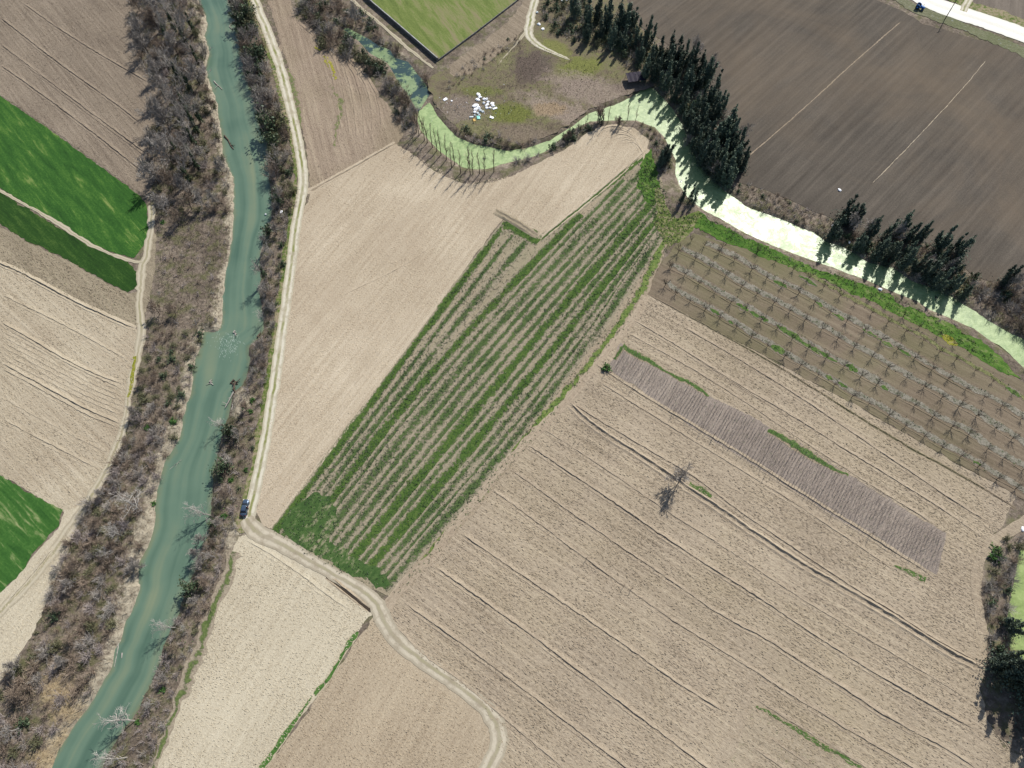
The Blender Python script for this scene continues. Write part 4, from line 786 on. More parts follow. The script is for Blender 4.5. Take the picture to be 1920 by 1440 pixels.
# thickets: individual shrubs, named by the stretch of bank they stand on
def scatter(poly, dmin, tries, occupied=None):
    P = npts(poly); lo, hi = P.min(0), P.max(0); out = [] if occupied is None else occupied; new = []
    X = rng.uniform(lo[0], hi[0], tries); Y = rng.uniform(lo[1], hi[1], tries); ok = inside(P, X, Y)
    z, b = terrain(X, Y)
    for x, y, zz, bb in zip(X[ok], Y[ok], z[ok], b[ok]):
        if bb < .3: continue
        if all((x-a)**2+(y-c)**2 > dmin*dmin for a, c in out): out.append((x, y)); new.append((x, y, zz))
    return new
PLACED = []
PATCH_W = [npts(q[0]) for q in PATCH]
def thicket(poly, dmin, tries, kinds, sc, label, group, zs=1.0):
    ks = [q[0] for q in kinds]; pr = np.array([q[1] for q in kinds])/sum(q[1] for q in kinds)
    for x, y, z in scatter(poly, dmin, tries):
        if any(inside(P_, np.array([x]), np.array([y]))[0] for P_ in PATCH_W) and rng.random() < .8: continue
        k = ks[int(rng.choice(len(ks), p=pr))]; s = U(*sc)*(.75 if k in ('dark', 'olive') else 1)
        vis = s/math.dist((x, y, z), (0, 0, H))
        q = cam_px(x, y, z); vis *= 1 if (-10 < q[0] < 1930 and -10 < q[1] < 1450) else .01
        PLACED.append((vis, k, (x, y, z), U(0, 6.28), (s, s, s*zs*U(.8, 1.2)), label, group))
def cam_px(x, y, z):
    d = Vector((x, y, z-H)); dd = d.y*_st-d.z*_ct; return 960+FPX*d.x/dd, 720-FPX*(d.y*_ct+d.z*_st)/dd
WBe = [(240,-30),(242,0),(250,60),(256,110),(290,160),(298,200),(285,240),(276,290),(280,345),(292,395),(300,440)]
thicket([(242,-40),(250,60),(258,110),(292,150),(392,150),(386,100),(385,40),(372,-40)], 2.9, 900, [('grey',5),('brown',2),('olive',2),('mauve',1)], (.9,1.5), 'in the thicket at the top of the west river bank', 'at the top of the west bank', 1.1)
thicket([(292,150),(298,205),(284,245),(276,290),(284,345),(296,400),(425,400),(428,320),(412,250),(405,200),(392,150)], 3.0, 1000, [('grey',5),('brown',3),('olive',4),('mauve',1)], (.8,1.35), 'in the thicket between the wheat field and the river', 'between wheat field and river', 1.1)
thicket([(292,400),(296,560),(300,615),(375,615),(412,600),(418,520),(430,430),(428,400)], 4.2, 500, [('mauve',5),('brown',4),('green',1),('grey',3)], (.4,.8), 'on the straw-coloured flat of the west bank above the rapids', 'on the straw-coloured flat', .7)
thicket([(280,615),(268,690),(258,745),(340,790),(365,690),(376,625)], 2.3, 700, [('olive',5),('dark',2),('brown',4),('mauve',2)], (.7,1.1), 'on the west bank below the rapids', 'on the west bank below the rapids', .9)
thicket([(258,745),(238,810),(215,870),(170,945),(285,985),(300,890),(338,800),(345,785)], 2.3, 900, [('brown',5),('mauve',4),('grey',3),('green',.7),('olive',2)], (.6,1.4), 'on the west bank beside the bend of the field path', 'on the west bank at the path bend', .9)
thicket([(165,955),(130,1020),(105,1080),(80,1160),(215,1180),(250,1110),(262,1040),(275,1005)], 2.2, 1200, [('brown',6),('grey',4),('mauve',3),('olive',2.5),('dark',.3)], (.6,1.4), 'in the dense brown thicket of the lower west bank', 'in the lower west bank thicket', .9)
thicket([(80,1160),(50,1220),(0,1290),(-60,1350),(-60,1460),(80,1440),(150,1330),(200,1240),(215,1180)], 2.3, 1200, [('brown',5),('grey',3),('olive',4),('mauve',4),('dark',.5)], (.6,1.4), 'in the bottom-left thicket of the west bank', 'in the bottom-left thicket', .9)
thicket([(430,-40),(445,40),(462,130),(482,190),(515,190),(502,110),(480,50),(462,-40)], 2.6, 700, [('dark',4),('olive',3),('grey',4),('brown',2)], (1.1,1.7), 'in the dark scrub at the top of the east river bank', 'at the top of the east bank', 1.3)
thicket([(484,190),(500,255),(512,300),(515,400),(545,400),(553,350),(548,290),(536,235),(520,190)], 2.5, 900, [('grey',4),('olive',4),('dark',2.5),('brown',3)], (.9,1.5), 'between the river and the chalk track on the upper east bank', 'on the upper east bank', 1.2)
thicket([(514,400),(498,450),(493,520),(500,620),(472,660),(470,720),(500,720),(512,640),(522,560),(530,500),(540,430),(544,400)], 2.2, 900, [('mauve',4),('grey',4),('brown',2),('olive',2),('dark',1)], (.6,1.05), 'on the east bank beside the rapids', 'on the east bank by the rapids', 1.0)
thicket([(468,720),(442,750),(434,800),(412,870),(404,930),(396,990),(440,1000),(450,930),(464,880),(484,800),(497,725)], 2.3, 900, [('mauve',4),('olive',3),('brown',2),('green',1.5),('dark',1.5),('grey',2)], (.5,.95), 'on the east bank above the parked car', 'on the east bank above the car', 1.0)
thicket([(396,995),(370,1050),(345,1130),(310,1220),(340,1270),(385,1160),(425,1040),(438,1000)], 2.2, 900, [('mauve',6),('grey',3),('olive',2),('dark',1),('brown',1.5)], (.5,.95), 'on the east bank beside the chalky field', 'on the east bank by the chalky field', 1.0)
thicket([(308,1225),(270,1320),(215,1400),(180,1470),(270,1470),(300,1390),(338,1275)], 2.2, 900, [('mauve',7),('grey',2),('olive',1.5),('green',1)], (.5,.9), 'on the lowest stretch of the east bank', 'on the lowest east bank', .9)
thicket([(565,8),(600,-20),(680,30),(740,88),(770,118),(800,150),(806,172),(790,150),(760,112),(710,80),(650,48),(600,40)], 2.0, 900, [('brown',6),('dark',2.5),('grey',1)], (.9,1.4), 'along the far side of the weedy ditch', 'on the far side of the ditch', 1.1)
thicket([(548,18),(600,62),(600,88),(680,130),(735,172),(752,196),(770,190),(730,135),(680,98),(640,66),(600,40),(565,8)], 2.0, 900, [('olive',6),('grey',4),('brown',2),('dark',1.5)], (1.1,1.7), 'along the near side of the weedy ditch', 'on the near side of the ditch', 1.2)
thicket([(735,172),(745,230),(775,250),(782,210),(770,190),(752,170)], 1.9, 400, [('grey',5),('brown',2),('dark',1)], (.7,1.2), 'at the corner where ditch and pond meet', 'at the ditch and pond corner', 1.2)
thicket([(845,258),(870,272),(950,292),(1000,278),(1010,262),(960,262),(900,250),(860,238)], 1.9, 500, [('olive',3),('dark',2),('mauve',3),('brown',3)], (.7,1.2), 'on the inner pond bank below the rubbish heap', 'on the inner pond bank', .8)
thicket([(935,318),(985,305),(1050,275),(1090,252),(1112,240),(1080,232),(1030,272),(975,295)], 1.8, 500, [('grey',4),('dark',3),('olive',4)], (.75,1.25), 'on the outer pond bank by the ploughed bulge', 'on the outer pond bank', .9)
thicket([(1195,234),(1215,262),(1235,300),(1252,330),(1258,290),(1240,255),(1222,236)], 1.7, 400, [('grey',3),('brown',2),('olive',3),('dark',1)], (.5,.9), 'on the canal bank at the tip of the ploughed bulge', 'at the tip of the ploughed bulge', .9)
thicket([(1372,350),(1385,338),(1450,362),(1560,412),(1562,445),(1530,432),(1480,414),(1420,392)], 1.9, 900, [('brown',4),('grey',3),('mauve',2),('dark',1)], (.45,.75), 'in the low scrub between the canal and the dark field', 'between canal and dark field', .7)
thicket([(1560,430),(1640,452),(1700,450),(1790,480),(1830,525),(1810,570),(1770,545),(1700,522),(1630,490),(1580,460)], 2.2, 700, [('dark',4),('brown',3),('grey',2),('olive',1)], (.8,1.2), 'under the evergreens of the right hand hedge', 'under the right hand hedge', 1.1)
thicket([(1815,530),(1870,535),(1960,545),(1980,660),(1900,632),(1850,590)], 2.3, 700, [('brown',5),('grey',4),('dark',1)], (.9,1.5), 'in the brown scrub at the right edge of the canal', 'at the right end of the canal', 1.1)
thicket([(1200,60),(1290,120),(1350,200),(1385,300),(1370,345),(1330,300),(1300,240),(1260,180),(1200,140),(1120,90),(1090,60)], 3.0, 800, [('dark',5),('grey',3),('brown',2),('olive',1)], (.9,1.4), 'among the trunks of the big dark hedge', 'among the big hedge', 1.2)
thicket([(1015,-30),(1020,30),(1030,60),(1080,80),(1100,60),(1110,-30)], 2.3, 500, [('dark',5),('grey',2),('olive',2)], (.8,1.2), 'beside the chalk track at the top', 'beside the top chalk track', 1.0)
thicket([(850,138),(905,105),(960,65),(975,78),(925,118),(880,150),(835,170)], 1.9, 400, [('brown',3),('grey',3),('dark',1)], (.4,.75), 'between the walled meadow and the rough peninsula', 'between meadow and peninsula', .8)
thicket([(1872,1015),(1855,1080),(1842,1110),(1855,1180),(1868,1260),(1895,1270),(1890,1150),(1900,1060),(1920,1000)], 2.1, 700, [('grey',4),('brown',2),('dark',3),('olive',2)], (.8,1.3), 'on the near bank of the right hand pond', 'on the right hand pond bank', 1.1)
thicket([(1470,482),(1560,512),(1640,540),(1720,575),(1790,605),(1880,665),(1960,720),(1940,735),(1870,675),(1780,612),(1700,578),(1600,535),(1500,498)], 3.0, 500, [('mauve',3),('brown',3),('green',2)], (.3,.5), 'on the strip between canal and orchard grass', 'between canal and orchard', .7)
for x, y in [(447,20),(452,48),(458,72),(463,95),(468,118),(474,140),(480,160),(488,182),(494,205),(500,228),(508,250),(512,272),(514,300),(516,328),(505,436),(500,548),(506,575),(432,812),(420,880),(400,1020),(378,1062),(362,1100),(468,30),(484,110),(506,190),(530,240)]:
    p_ = gp(x, y); s_ = U(1.5, 2.1) if y < 340 else U(1.1, 1.5); PLACED.append((9, ['dark', 'grey', 'olive', 'brown'][int(rng.choice(4, p=[.3, .35, .25, .1]))], p_, U(0, 6), (s_, s_, s_*U(1.1, 1.4)), 'standing tall at the water edge of the %s east bank' % ('upper' if y < 340 else 'middle' if y < 600 else 'lower'), 'at the water edge of the %s east bank' % ('upper' if y < 340 else 'middle' if y < 600 else 'lower')))
PLACED.sort(key=lambda q: -q[0])
TONE = {'grey': 'grey', 'brown': 'brown', 'mauve': 'pale mauve', 'olive': 'olive green', 'dark': 'dark ivy-green', 'green': 'fresh green'}
for vis, k, loc, rz, sc, label, group in PLACED[:285]:
    o = link('shrub', SH[k][int(rng.integers(len(SH[k])))]); o.location = loc; o.rotation_euler = (0, 0, rz); o.scale = sc
    tag(o, f'{TONE[k]} shrub {label}', 'shrub', f'{TONE[k]} shrubs {group}')
# the smaller rest of the scrub as one mass
LO = {k: shrub_mesh(f'{k}_scrub', m_tw[k], 1.9, 2.3, 17, 7, .038) for k in ('grey', 'brown', 'mauve')}
LO['olive'] = shrub_mesh('olive_scrub', m_tw['olive'], 2.0, 2.4, 15, 5, .036, m_oliv, 260, .18)
LO['dark'] = shrub_mesh('dark_scrub', m_tw['brown'], 2.0, 2.6, 12, 4, .036, m_ivy, 460, .22)
LO['green'] = SH['green'][0]
mats = list(m_tw.values())+[m_oliv, m_ivy, m_grn]; mi = {m.name: i for i, m in enumerate(mats)}
VV, FF, MM, off = [], [], [], 0
cache = {}
for k, me in LO.items():
    v = np.empty(len(me.vertices)*3); me.vertices.foreach_get('co', v); f = np.empty(len(me.loops), np.int64); me.loops.foreach_get('vertex_index', f)
    ix = np.empty(len(me.polygons), np.int64); me.polygons.foreach_get('material_index', ix)
    cache[k] = (v.reshape(-1, 3), f.reshape(-1, 4), np.array([mi[m.name] for m in me.materials])[ix])
for vis, k, loc, rz, sc, label, group in PLACED[285:]:
    v, f, ix = cache[k]; c_, s_ = math.cos(rz), math.sin(rz); w_ = v*np.array(sc)
    VV.append(np.stack([w_[:, 0]*c_-w_[:, 1]*s_+loc[0], w_[:, 0]*s_+w_[:, 1]*c_+loc[1], w_[:, 2]+loc[2]], 1)); FF.append(f+off); MM.append(ix); off += len(v)
VV, FF, MM = np.concatenate(VV), np.concatenate(FF), np.concatenate(MM)
me = bpy.data.meshes.new('scrub'); me.vertices.add(len(VV)); me.vertices.foreach_set('co', VV.reshape(-1)); me.loops.add(FF.size); me.loops.foreach_set('vertex_index', FF.reshape(-1).astype(np.int32))
me.polygons.add(len(FF)); me.polygons.foreach_set('loop_start', np.arange(0, FF.size, 4, dtype=np.int32)); me.polygons.foreach_set('loop_total', np.full(len(FF), 4, np.int32))
for m in mats: me.materials.append(m)
me.polygons.foreach_set('material_index', MM.astype(np.int32)); me.update(calc_edges=True)
tag(link('scrub', me), kind='stuff')
o = tag(link('green_bush', SH['olive'][0]), 'light green rounded bush at the right edge beside the jagged shadow', 'shrub'); o.location = gp(1893,1272); o.scale = (1.7,1.7,1.5)
o = tag(link('green_bush', SH['green'][0]), 'bright green bush on the pond bank near the right edge, by the field path', 'shrub'); o.location = gp(1866,1043); o.scale = (1.6,1.6,1.3)
o = tag(link('green_bush', SH['green'][1]), 'fresh green bush at the near corner of the nursery bed', 'shrub'); o.location = gp(1137,691); o.scale = (1.2,1.2,1.2)

# ground cover too fine to count
def blades(name, zones, label_mat, hmin, hmax, wid, bend=.5):
    V = []; F = []
    for poly, dens in zones:
        P = npts(poly); lo, hi = P.min(0), P.max(0); n = int(dens*(hi-lo).prod()); X = rng.uniform(lo[0], hi[0], n); Y = rng.uniform(lo[1], hi[1], n)
        ok = inside(P, X, Y); X, Y = X[ok], Y[ok]; z, b = terrain(X, Y); ok = b > .25; X, Y, z = X[ok], Y[ok], z[ok]; m = len(X)
        a = rng.uniform(0, 2*PI, m); h = rng.uniform(hmin, hmax, m); bd = rng.uniform(.1, 1, m)*bend*h
        b0 = np.stack([X, Y, z], 1); dx = np.stack([np.cos(a), np.sin(a), 0*a], 1); pr = np.stack([-np.sin(a), np.cos(a), 0*a], 1)*wid*rng.uniform(.6, 1.4, m)[:, None]
        up = np.stack([0*a, 0*a, h], 1); o = len(V)
        Q = np.stack([b0-pr, b0+pr, b0+up*.6+dx*(bd*.4)[:, None]+pr*.7, b0+up+dx*bd[:, None]], 1).reshape(-1, 3)
        V += Q.tolist(); F += [(o+4*i, o+4*i+1, o+4*i+2, o+4*i+3) for i in range(m)]
    o = link(name, mesh(name, V, F, label_mat)); o['kind'] = 'stuff'; return o
WBANK = [(242,-40),(250,60),(258,110),(292,160),(298,205),(276,290),(284,345),(296,440),(296,560),(280,615),(268,690),(238,810),(165,955),(105,1080),(50,1220),(-60,1340),(-60,1470),(80,1450),(140,1360),(215,1240),(262,1080),(292,960),(345,785),(375,640),(415,600),(437,400),(410,215),(386,60),(372,-40)]
EBANK = [(430,-40),(462,130),(500,255),(512,400),(492,500),(498,620),(470,680),(440,740),(405,900),(390,1000),(330,1160),(260,1320),(170,1470),(270,1470),(340,1270),(430,1040),(452,940),(490,780),(512,640),(540,430),(548,300),(520,190),(480,50),(462,-40)]
PEN = [(812,185),(850,138),(900,98),(960,62),(1000,80),(1060,108),(1110,120),(1195,150),(1225,158),(1190,172),(1103,205),(1030,254),(950,273),(868,250),(828,212)]
CB = [(1372,350),(1450,362),(1560,412),(1640,455),(1790,480),(1850,560),(1980,640),(1980,690),(1830,570),(1680,500),(1560,445),(1420,392)]
blades('dry_undergrowth', [(WBANK, 1.5), (EBANK, 1.6), (PEN, .8), (CB, 1.6)], m_straw, .3, 1.0, .05, .9)
blades('brushwood', [(WBANK, 1.2), (EBANK, 1.1), (PEN, .3), (CB, 1.6), ([(1195,234),(1222,236),(1258,290),(1252,330)], 2)], m_tw['brown'], .4, 1.4, .04, .9)
blades('bank_weeds', [([(292,420),(296,600),(410,600),(425,430)], .22), (EBANK, .35), ([(900,140),(1100,110),(1130,150),(1000,250),(880,220)], .5)], m_grn, .2, .45, .12, .8)
WF = [(512,998),(640,832),(800,612),(945,414),(1010,450),(1212,292),(1250,400),(1215,522),(1130,655),(1000,805),(850,985),(735,1118),(640,1078),(560,1032)]
# field weeds: low tufts, thicker along the green rows
def tufts(name, centres, mat, size, k=5):
    C = np.repeat(centres, k, 0)+np.concatenate([rng.normal(0, size*.55, (len(centres)*k, 2)), np.abs(rng.normal(.12, .07, (len(centres)*k, 1)))], 1)
    mb = MB(); mb.leaves(C, size*.55, .6, .5); o = link(name, mb.mesh(name, mat)); o['kind'] = 'stuff'; return o
m_weed = leafy('field_weed_leaves', [(.03,.05,.026,1), (.045,.078,.034,1), (.075,.105,.05,1), (.13,.14,.09,1)], .8, .2, 0)
P = npts(WF); lo, hi = P.min(0), P.max(0); n = 70000; X = rng.uniform(lo[0], hi[0], n); Y = rng.uniform(lo[1], hi[1], n); ok = inside(P, X, Y); X, Y = X[ok], Y[ok]
dmin_ = np.full(X.shape, 9.)
for t, wd, so in ROWS:
    Lp = smooth_line(npts(row_px(t)), 1)
    for a, b in zip(Lp[:-1], Lp[1:]):
        e = b-a; q = np.clip(((X-a[0])*e[0]+(Y-a[1])*e[1])/(e@e), 0, 1); dmin_ = np.minimum(dmin_, np.hypot(X-a[0]-q*e[0], Y-a[1]-q*e[1])/wd)
pk = .30+.70*np.exp(-(dmin_/.75)**2); pk *= .55+.45*np.sin(X*.11+Y*.05)*np.sin(Y*.13-X*.04+1)
ok = rng.random(len(X)) < pk
tufts('field_weeds', np.stack([X[ok], Y[ok], 0*X[ok]+.05], 1), m_weed, .25)
def tuft_zone(poly, n):
    P = npts(poly); lo, hi = P.min(0), P.max(0); X = rng.uniform(lo[0], hi[0], n); Y = rng.uniform(lo[1], hi[1], n); ok = inside(P, X, Y); return np.stack([X[ok], Y[ok], 0*X[ok]+.06], 1)
C = [tuft_zone([(1285,412),(1312,398),(1400,445),(1500,490),(1640,540),(1790,610),(1910,712),(1800,650),(1640,570),(1480,500),(1400,468)], 9000), tuft_zone([(1222,280),(1236,330),(1268,410),(1318,398),(1262,462),(1240,452),(1226,408),(1192,340)], 2500),
     tuft_zone([(745,1110),(850,974),(1005,790),(1160,600),(1246,440),(1256,460),(1170,620),(1015,805),(860,990),(752,1120)], 9000)]
for rw in OROWS:
    Q = resample(npts([(a+5, b-7) for a, b in rw]), .9); Q = Q[rng.random(len(Q)) < .75]; Q = Q+rng.normal(0, .7, Q.shape); C.append(np.concatenate([Q, np.full((len(Q), 1), .07)], 1))
tufts('bank_grass', np.concatenate(C), leafy('bank_grass_leaves', [(.035,.068,.022,1), (.058,.108,.034,1), (.10,.145,.056,1), (.16,.16,.10,1)], .8, .2, 0), .3, 4)
# clods and stubble on the tilled ground
def clods(name, poly, dens, mat, z, ang, L=(.3, .8), W=(.12, .28), Hh=(.07, .19), hole=None):
    P = npts(poly); lo, hi = P.min(0), P.max(0); n = int(dens*(hi-lo).prod()); X = rng.uniform(lo[0], hi[0], n); Y = rng.uniform(lo[1], hi[1], n)
    ok = inside(P, X, Y)
    for h in hole or []: ok &= ~inside(npts(h), X, Y)
    # thin out in patches
    q = .62+.38*np.sin(X*.17+Y*.06)*np.sin(Y*.19-X*.05+1.3); ok &= rng.random(n) < q
    X, Y = X[ok], Y[ok]; n = len(X); a = ang+rng.normal(0, .35, n); l = rng.uniform(*L, n)/2; w_ = rng.uniform(*W, n)/2; h = rng.uniform(*Hh, n)
    d = np.stack([np.cos(a), np.sin(a), 0*a], 1); e = np.stack([-np.sin(a), np.cos(a), 0*a], 1); c = np.stack([X, Y, np.full(n, z)], 1)
    l, w_ = l[:, None], w_[:, None]; top = c+np.stack([rng.normal(0, .03, n), rng.normal(0, .03, n), h], 1)
    V = np.stack([c-d*l-e*w_, c+d*l-e*w_, c+d*l+e*w_, c-d*l+e*w_, top-d*l*.5, top+d*l*.5], 1).reshape(-1, 3)
    o = (np.arange(n)*6)[:, None]; quads = np.concatenate([o+np.array([[0, 1, 5, 4]]), o+np.array([[2, 3, 4, 5]])], 0); tris = np.concatenate([o+np.array([[1, 2, 5]]), o+np.array([[3, 0, 4]])], 0)
    me = bpy.data.meshes.new(name); me.vertices.add(len(V)); me.vertices.foreach_set('co', V.reshape(-1))
    li = np.concatenate([quads.reshape(-1), tris.reshape(-1)]).astype(np.int32); me.loops.add(len(li)); me.loops.foreach_set('vertex_index', li)
    lt = np.concatenate([np.full(len(quads), 4), np.full(len(tris), 3)]).astype(np.int32); me.polygons.add(len(lt)); me.polygons.foreach_set('loop_start', np.concatenate([[0], np.cumsum(lt)[:-1]]).astype(np.int32)); me.polygons.foreach_set('loop_total', lt)
    me.materials.append(mat); me.update(calc_edges=True); tag(link(name, me), kind='stuff')
NBED = [(1160,640),(1240,690),(1400,774),(1600,892),(1776,1000),(1758,1082),(1560,972),(1300,806),(1136,690)]
clods('soil_clods', [(1213,552),(1400,652),(1600,760),(1800,874),(1903,932),(1878,985),(1848,1015),(1840,1110),(1848,1240),(1834,1290),(1850,1350),(1940,1450),(1300,1480),(960,1450),(935,1400),(900,1312),(790,1232),(730,1150),(860,975),(960,855),(1150,650)], 4.6, m_R, .07, AR, hole=[NBED])
clods('soil_clods', [(581,366),(660,320),(745,272),(870,345),(960,330),(1060,280),(1150,238),(1188,240),(1215,265),(1110,366),(1012,444),(945,406),(925,430),(640,823),(512,988),(484,962),(510,780),(540,590),(560,430)], 3.2, m_M1, .08, R(-121), Hh=(.05, .13))
clods('soil_clods', [(450,1014),(560,1064),(694,1148),(640,1233),(540,1376),(480,1460),(300,1445),(398,1182),(446,1045)], 5.0, m_S1, .075, R(-20), Hh=(.06, .16), L=(.2, .55))
clods('soil_clods', [(702,1160),(733,1222),(850,1310),(922,1385),(910,1450),(490,1460),(610,1290),(662,1212)], 5.0, m_S2, .078, R(-30), Hh=(.05, .15), L=(.2, .55))
clods('soil_clods', [(-20,-40),(238,-30),(258,110),(296,190),(272,300),(282,350),(262,362),(200,317),(100,243),(-20,165)], 3.2, m_F1, .075, R(-50), Hh=(.05, .15))
clods('soil_clods', [(-20,492),(140,569),(255,620),(248,740),(214,860),(150,948),(120,957),(0,890),(-20,880)], 4.2, m_F2, .075, R(-39), Hh=(.06, .17))
clods('soil_clods', [(480,-30),(545,0),(600,80),(735,209),(742,268),(584,358),(574,270),(545,140)], 2.4, m_M0, .08, R(-72), Hh=(.05, .13))
clods('soil_clods', [(-20,425),(90,474),(240,553),(262,612),(140,563),(-20,488)], 3.5, m_fallow, .08, R(-42), Hh=(.06, .2))
clods('soil_clods', [(-20,1134),(118,1004),(146,965),(140,1000),(84,1135),(20,1255),(-20,1290)], 4.0, m_S1, .075, R(-60), Hh=(.05, .13))
# nursery saplings
NP = [(1166,648),(1240,696),(1310,736),(1400,780),(1500,836),(1600,897),(1700,959),(1770,1003),(1755,1073),(1690,1038),(1560,964),(1450,891),(1300,799),(1230,748),(1143,690)]
P = npts(NP); ca, sa = math.cos(AR), math.sin(AR); mb = MB()
cx, cy = P.mean(0)
for i in range(-75, 76):
    for j in range(-16, 17):
        u, v_ = i*.82+rng.normal(0, .12), j*.72+rng.normal(0, .1)
        x, y = cx+u*ca-v_*sa, cy+u*sa+v_*ca
        if not inside(P, np.array([x]), np.array([y]))[0] or rng.random() < .24+.16*math.sin(i*.37)*math.sin(j*.9): continue
        h = U(1.7, 3.0); q = Vector((x, y, .05)); t = Vector((x+rng.normal(0, .12), y+rng.normal(0, .12), h)); mb.tube([q, q.lerp(t, .5)+Vector(rng.normal(0, .05, 3)), t], .035, .016)
        for _ in range(4):
            b = q.lerp(t, U(.35, .95)); a = U(0, 6.28); e = b+Vector((math.cos(a)*.25, math.sin(a)*.25, .4))*U(.6, 1.3); mb.tube([b, e], .018, .01)
o = link('nursery_saplings', mb.mesh('nursery_saplings', leafy('twigs_nursery', [A(140,130,124), A(178,168,161), A(208,198,190)], .9, .1, 0))); o['kind'] = 'stuff'
for i, (x, y) in enumerate([(1137,697),(1185,728),(1262,775),(1316,806),(1337,820),(1436,888),(1560,962),(1630,1003)]):
    t, c = POP[i % 4]; tree_thing('sapling', t, c, gp(x, y), U(0, 6), (.35, U(.28, .36)), f'taller leafless sapling on the lower edge of the nursery bed, {ORD[i]} from the left', 'tree', 'taller saplings along the nursery edge')

# ================================================================ objects
def bevbox(name, size, mat, parent=None, loc=(0, 0, 0), rot=(0, 0, 0), bev=.05, seg=2):
    bm = bmesh.new(); bmesh.ops.create_cube(bm, size=1); bmesh.ops.scale(bm, vec=size, verts=bm.verts)
    if bev: bmesh.ops.bevel(bm, geom=bm.edges[:], offset=bev, segments=seg, affect='EDGES', profile=.6)
    me = bpy.data.meshes.new(name); bm.to_mesh(me); bm.free(); me.materials.append(mat)
    me.polygons.foreach_set('use_smooth', [True]*len(me.polygons)) if bev else None
    o = link(name, me, parent); o.location = loc; o.rotation_euler = rot; return o
def lathe(name, prof, mat, parent=None, loc=(0, 0, 0), rot=(0, 0, 0), n=20):
    v = []; f = []; m = len(prof)
    for i in range(n):
        a = 2*PI*i/n
        for r, z in prof: v.append((r*math.cos(a), r*math.sin(a), z))
    for i in range(n):
        for j in range(m-1): f.append((i*m+j, ((i+1) % n)*m+j, ((i+1) % n)*m+j+1, i*m+j+1))
    o = link(name, mesh(name, v, f, mat, smooth=True), parent); o.location = loc; o.rotation_euler = rot; return o
def loft(name, secs, mat, parent=None):
    """secs: list of closed rings with equal counts"""
    n = len(secs[0]); v = [p for s_ in secs for p in s_]; f = []
    for i in range(len(secs)-1):
        for j in range(n): f.append((i*n+j, i*n+(j+1) % n, (i+1)*n+(j+1) % n, (i+1)*n+j))
    f.append(tuple(range(n))[::-1]); f.append(tuple((len(secs)-1)*n+j for j in range(n)))
    me = mesh(name, v, f, mat, smooth=True); return link(name, me, parent)
def ring(x, z0, z1, wb, wt, n=16, p=4.0):
    """rounded cross-section in the YZ plane at x"""
    out = []
    for i in range(n):
        a = 2*PI*i/n; c, s_ = math.cos(a), math.sin(a)
        cy = abs(c)**(2/p)*(1 if c >= 0 else -1); cz = abs(s_)**(2/p)*(1 if s_ >= 0 else -1)
        z = (z0+z1)/2+cz*(z1-z0)/2; k = (z-z0)/(z1-z0+1e-9); out.append((x, cy*(wb+(wt-wb)*k)/2, z))
    return out
# parked car: front towards +X
m_paint = plain('paint_blue_grey', (.075,.11,.16,1), .25, .6, .55, var=.02)
m_glass = plain('tinted_glass', (.012,.016,.022,1), .06, .6, var=.02)
m_tyre = plain('tyre_rubber', (.02,.02,.02,1), .9, .1); m_rim = plain('alloy', (.5,.51,.53,1), .3, .5, .8, var=.05)
m_lamp = plain('lamp_clear', (.75,.77,.78,1), .1, .6, var=.03); m_red = plain('lamp_red', (.35,.02,.02,1), .2, .5); m_blk = plain('black_trim', (.02,.02,.022,1), .6, .3)
a_ = gp(457.5,969); b_ = gp(463.5,937.5); cdir = math.atan2(b_[1]-a_[1], b_[0]-a_[0])
car = empty('parked_car', ((a_[0]+b_[0])/2, (a_[1]+b_[1])/2, .12), cdir)
tag(car, 'blue-grey saloon car parked at the edge of the chalk track by the river', 'car')
loft('body', [ring(x, z0, z1, wb, wt) for x, z0, z1, wb, wt in [(-2.22,.42,.86,1.4,1.3),(-2.15,.3,.98,1.68,1.5),(-1.7,.24,1.02,1.78,1.56),(-1.0,.22,1.0,1.8,1.6),(0,.22,.98,1.8,1.62),(.9,.22,.96,1.8,1.6),(1.5,.24,.9,1.78,1.54),(2.0,.3,.8,1.7,1.42),(2.2,.42,.7,1.46,1.24)]], m_paint, car)
loft('cabin_glass', [ring(x, .9, z1, 1.6, wt) for x, z1, wt in [(-1.62,1.0,1.5),(-1.05,1.36,1.2),(-.6,1.41,1.18),(.1,1.41,1.18),(.4,1.34,1.2),(1.1,.97,1.46)]], m_glass, car)
loft('roof', [ring(x, z1-.035, z1+.02, wt, wt*.96, p=5) for x, z1, wt in [(-1.12,1.36,1.1),(-.9,1.41,1.2),(-.3,1.43,1.22),(.2,1.42,1.2),(.42,1.36,1.1)]], m_paint, car)
for sx in (-1.38, 1.36):
    for sy in (-.8, .8):
        w_ = lathe('wheel', [(0, -.1), (.2, -.1), (.21, -.07), (.21, .07), (.2, .1), (0, .1)], m_rim, car, (sx, sy, .32), (PI/2, 0, 0))
        lathe('tyre', [(.2, -.1), (.3, -.11), (.325, -.06), (.325, .06), (.3, .11), (.2, .1)], m_tyre, w_)
for sy in (-.6, .6):
    bevbox('headlight', (.16, .34, .13), m_lamp, car, (2.08, sy, .66), bev=.03); bevbox('tail_light', (.1, .32, .14), m_red, car, (-2.2, sy*.98, .8), bev=.03)
    bevbox('mirror', (.12, .2, .12), m_paint, car, (.75, sy*1.6, 1.0), bev=.04)
bevbox('bumper', (.16, 1.6, .18), m_blk, car, (2.16, 0, .42), bev=.06); bevbox('bumper', (.16, 1.62, .2), m_blk, car, (-2.2, 0, .46), bev=.06)
bevbox('licence_plate', (.02, .5, .11), m_lamp, car, (-2.31, 0, .68), bev=.008)

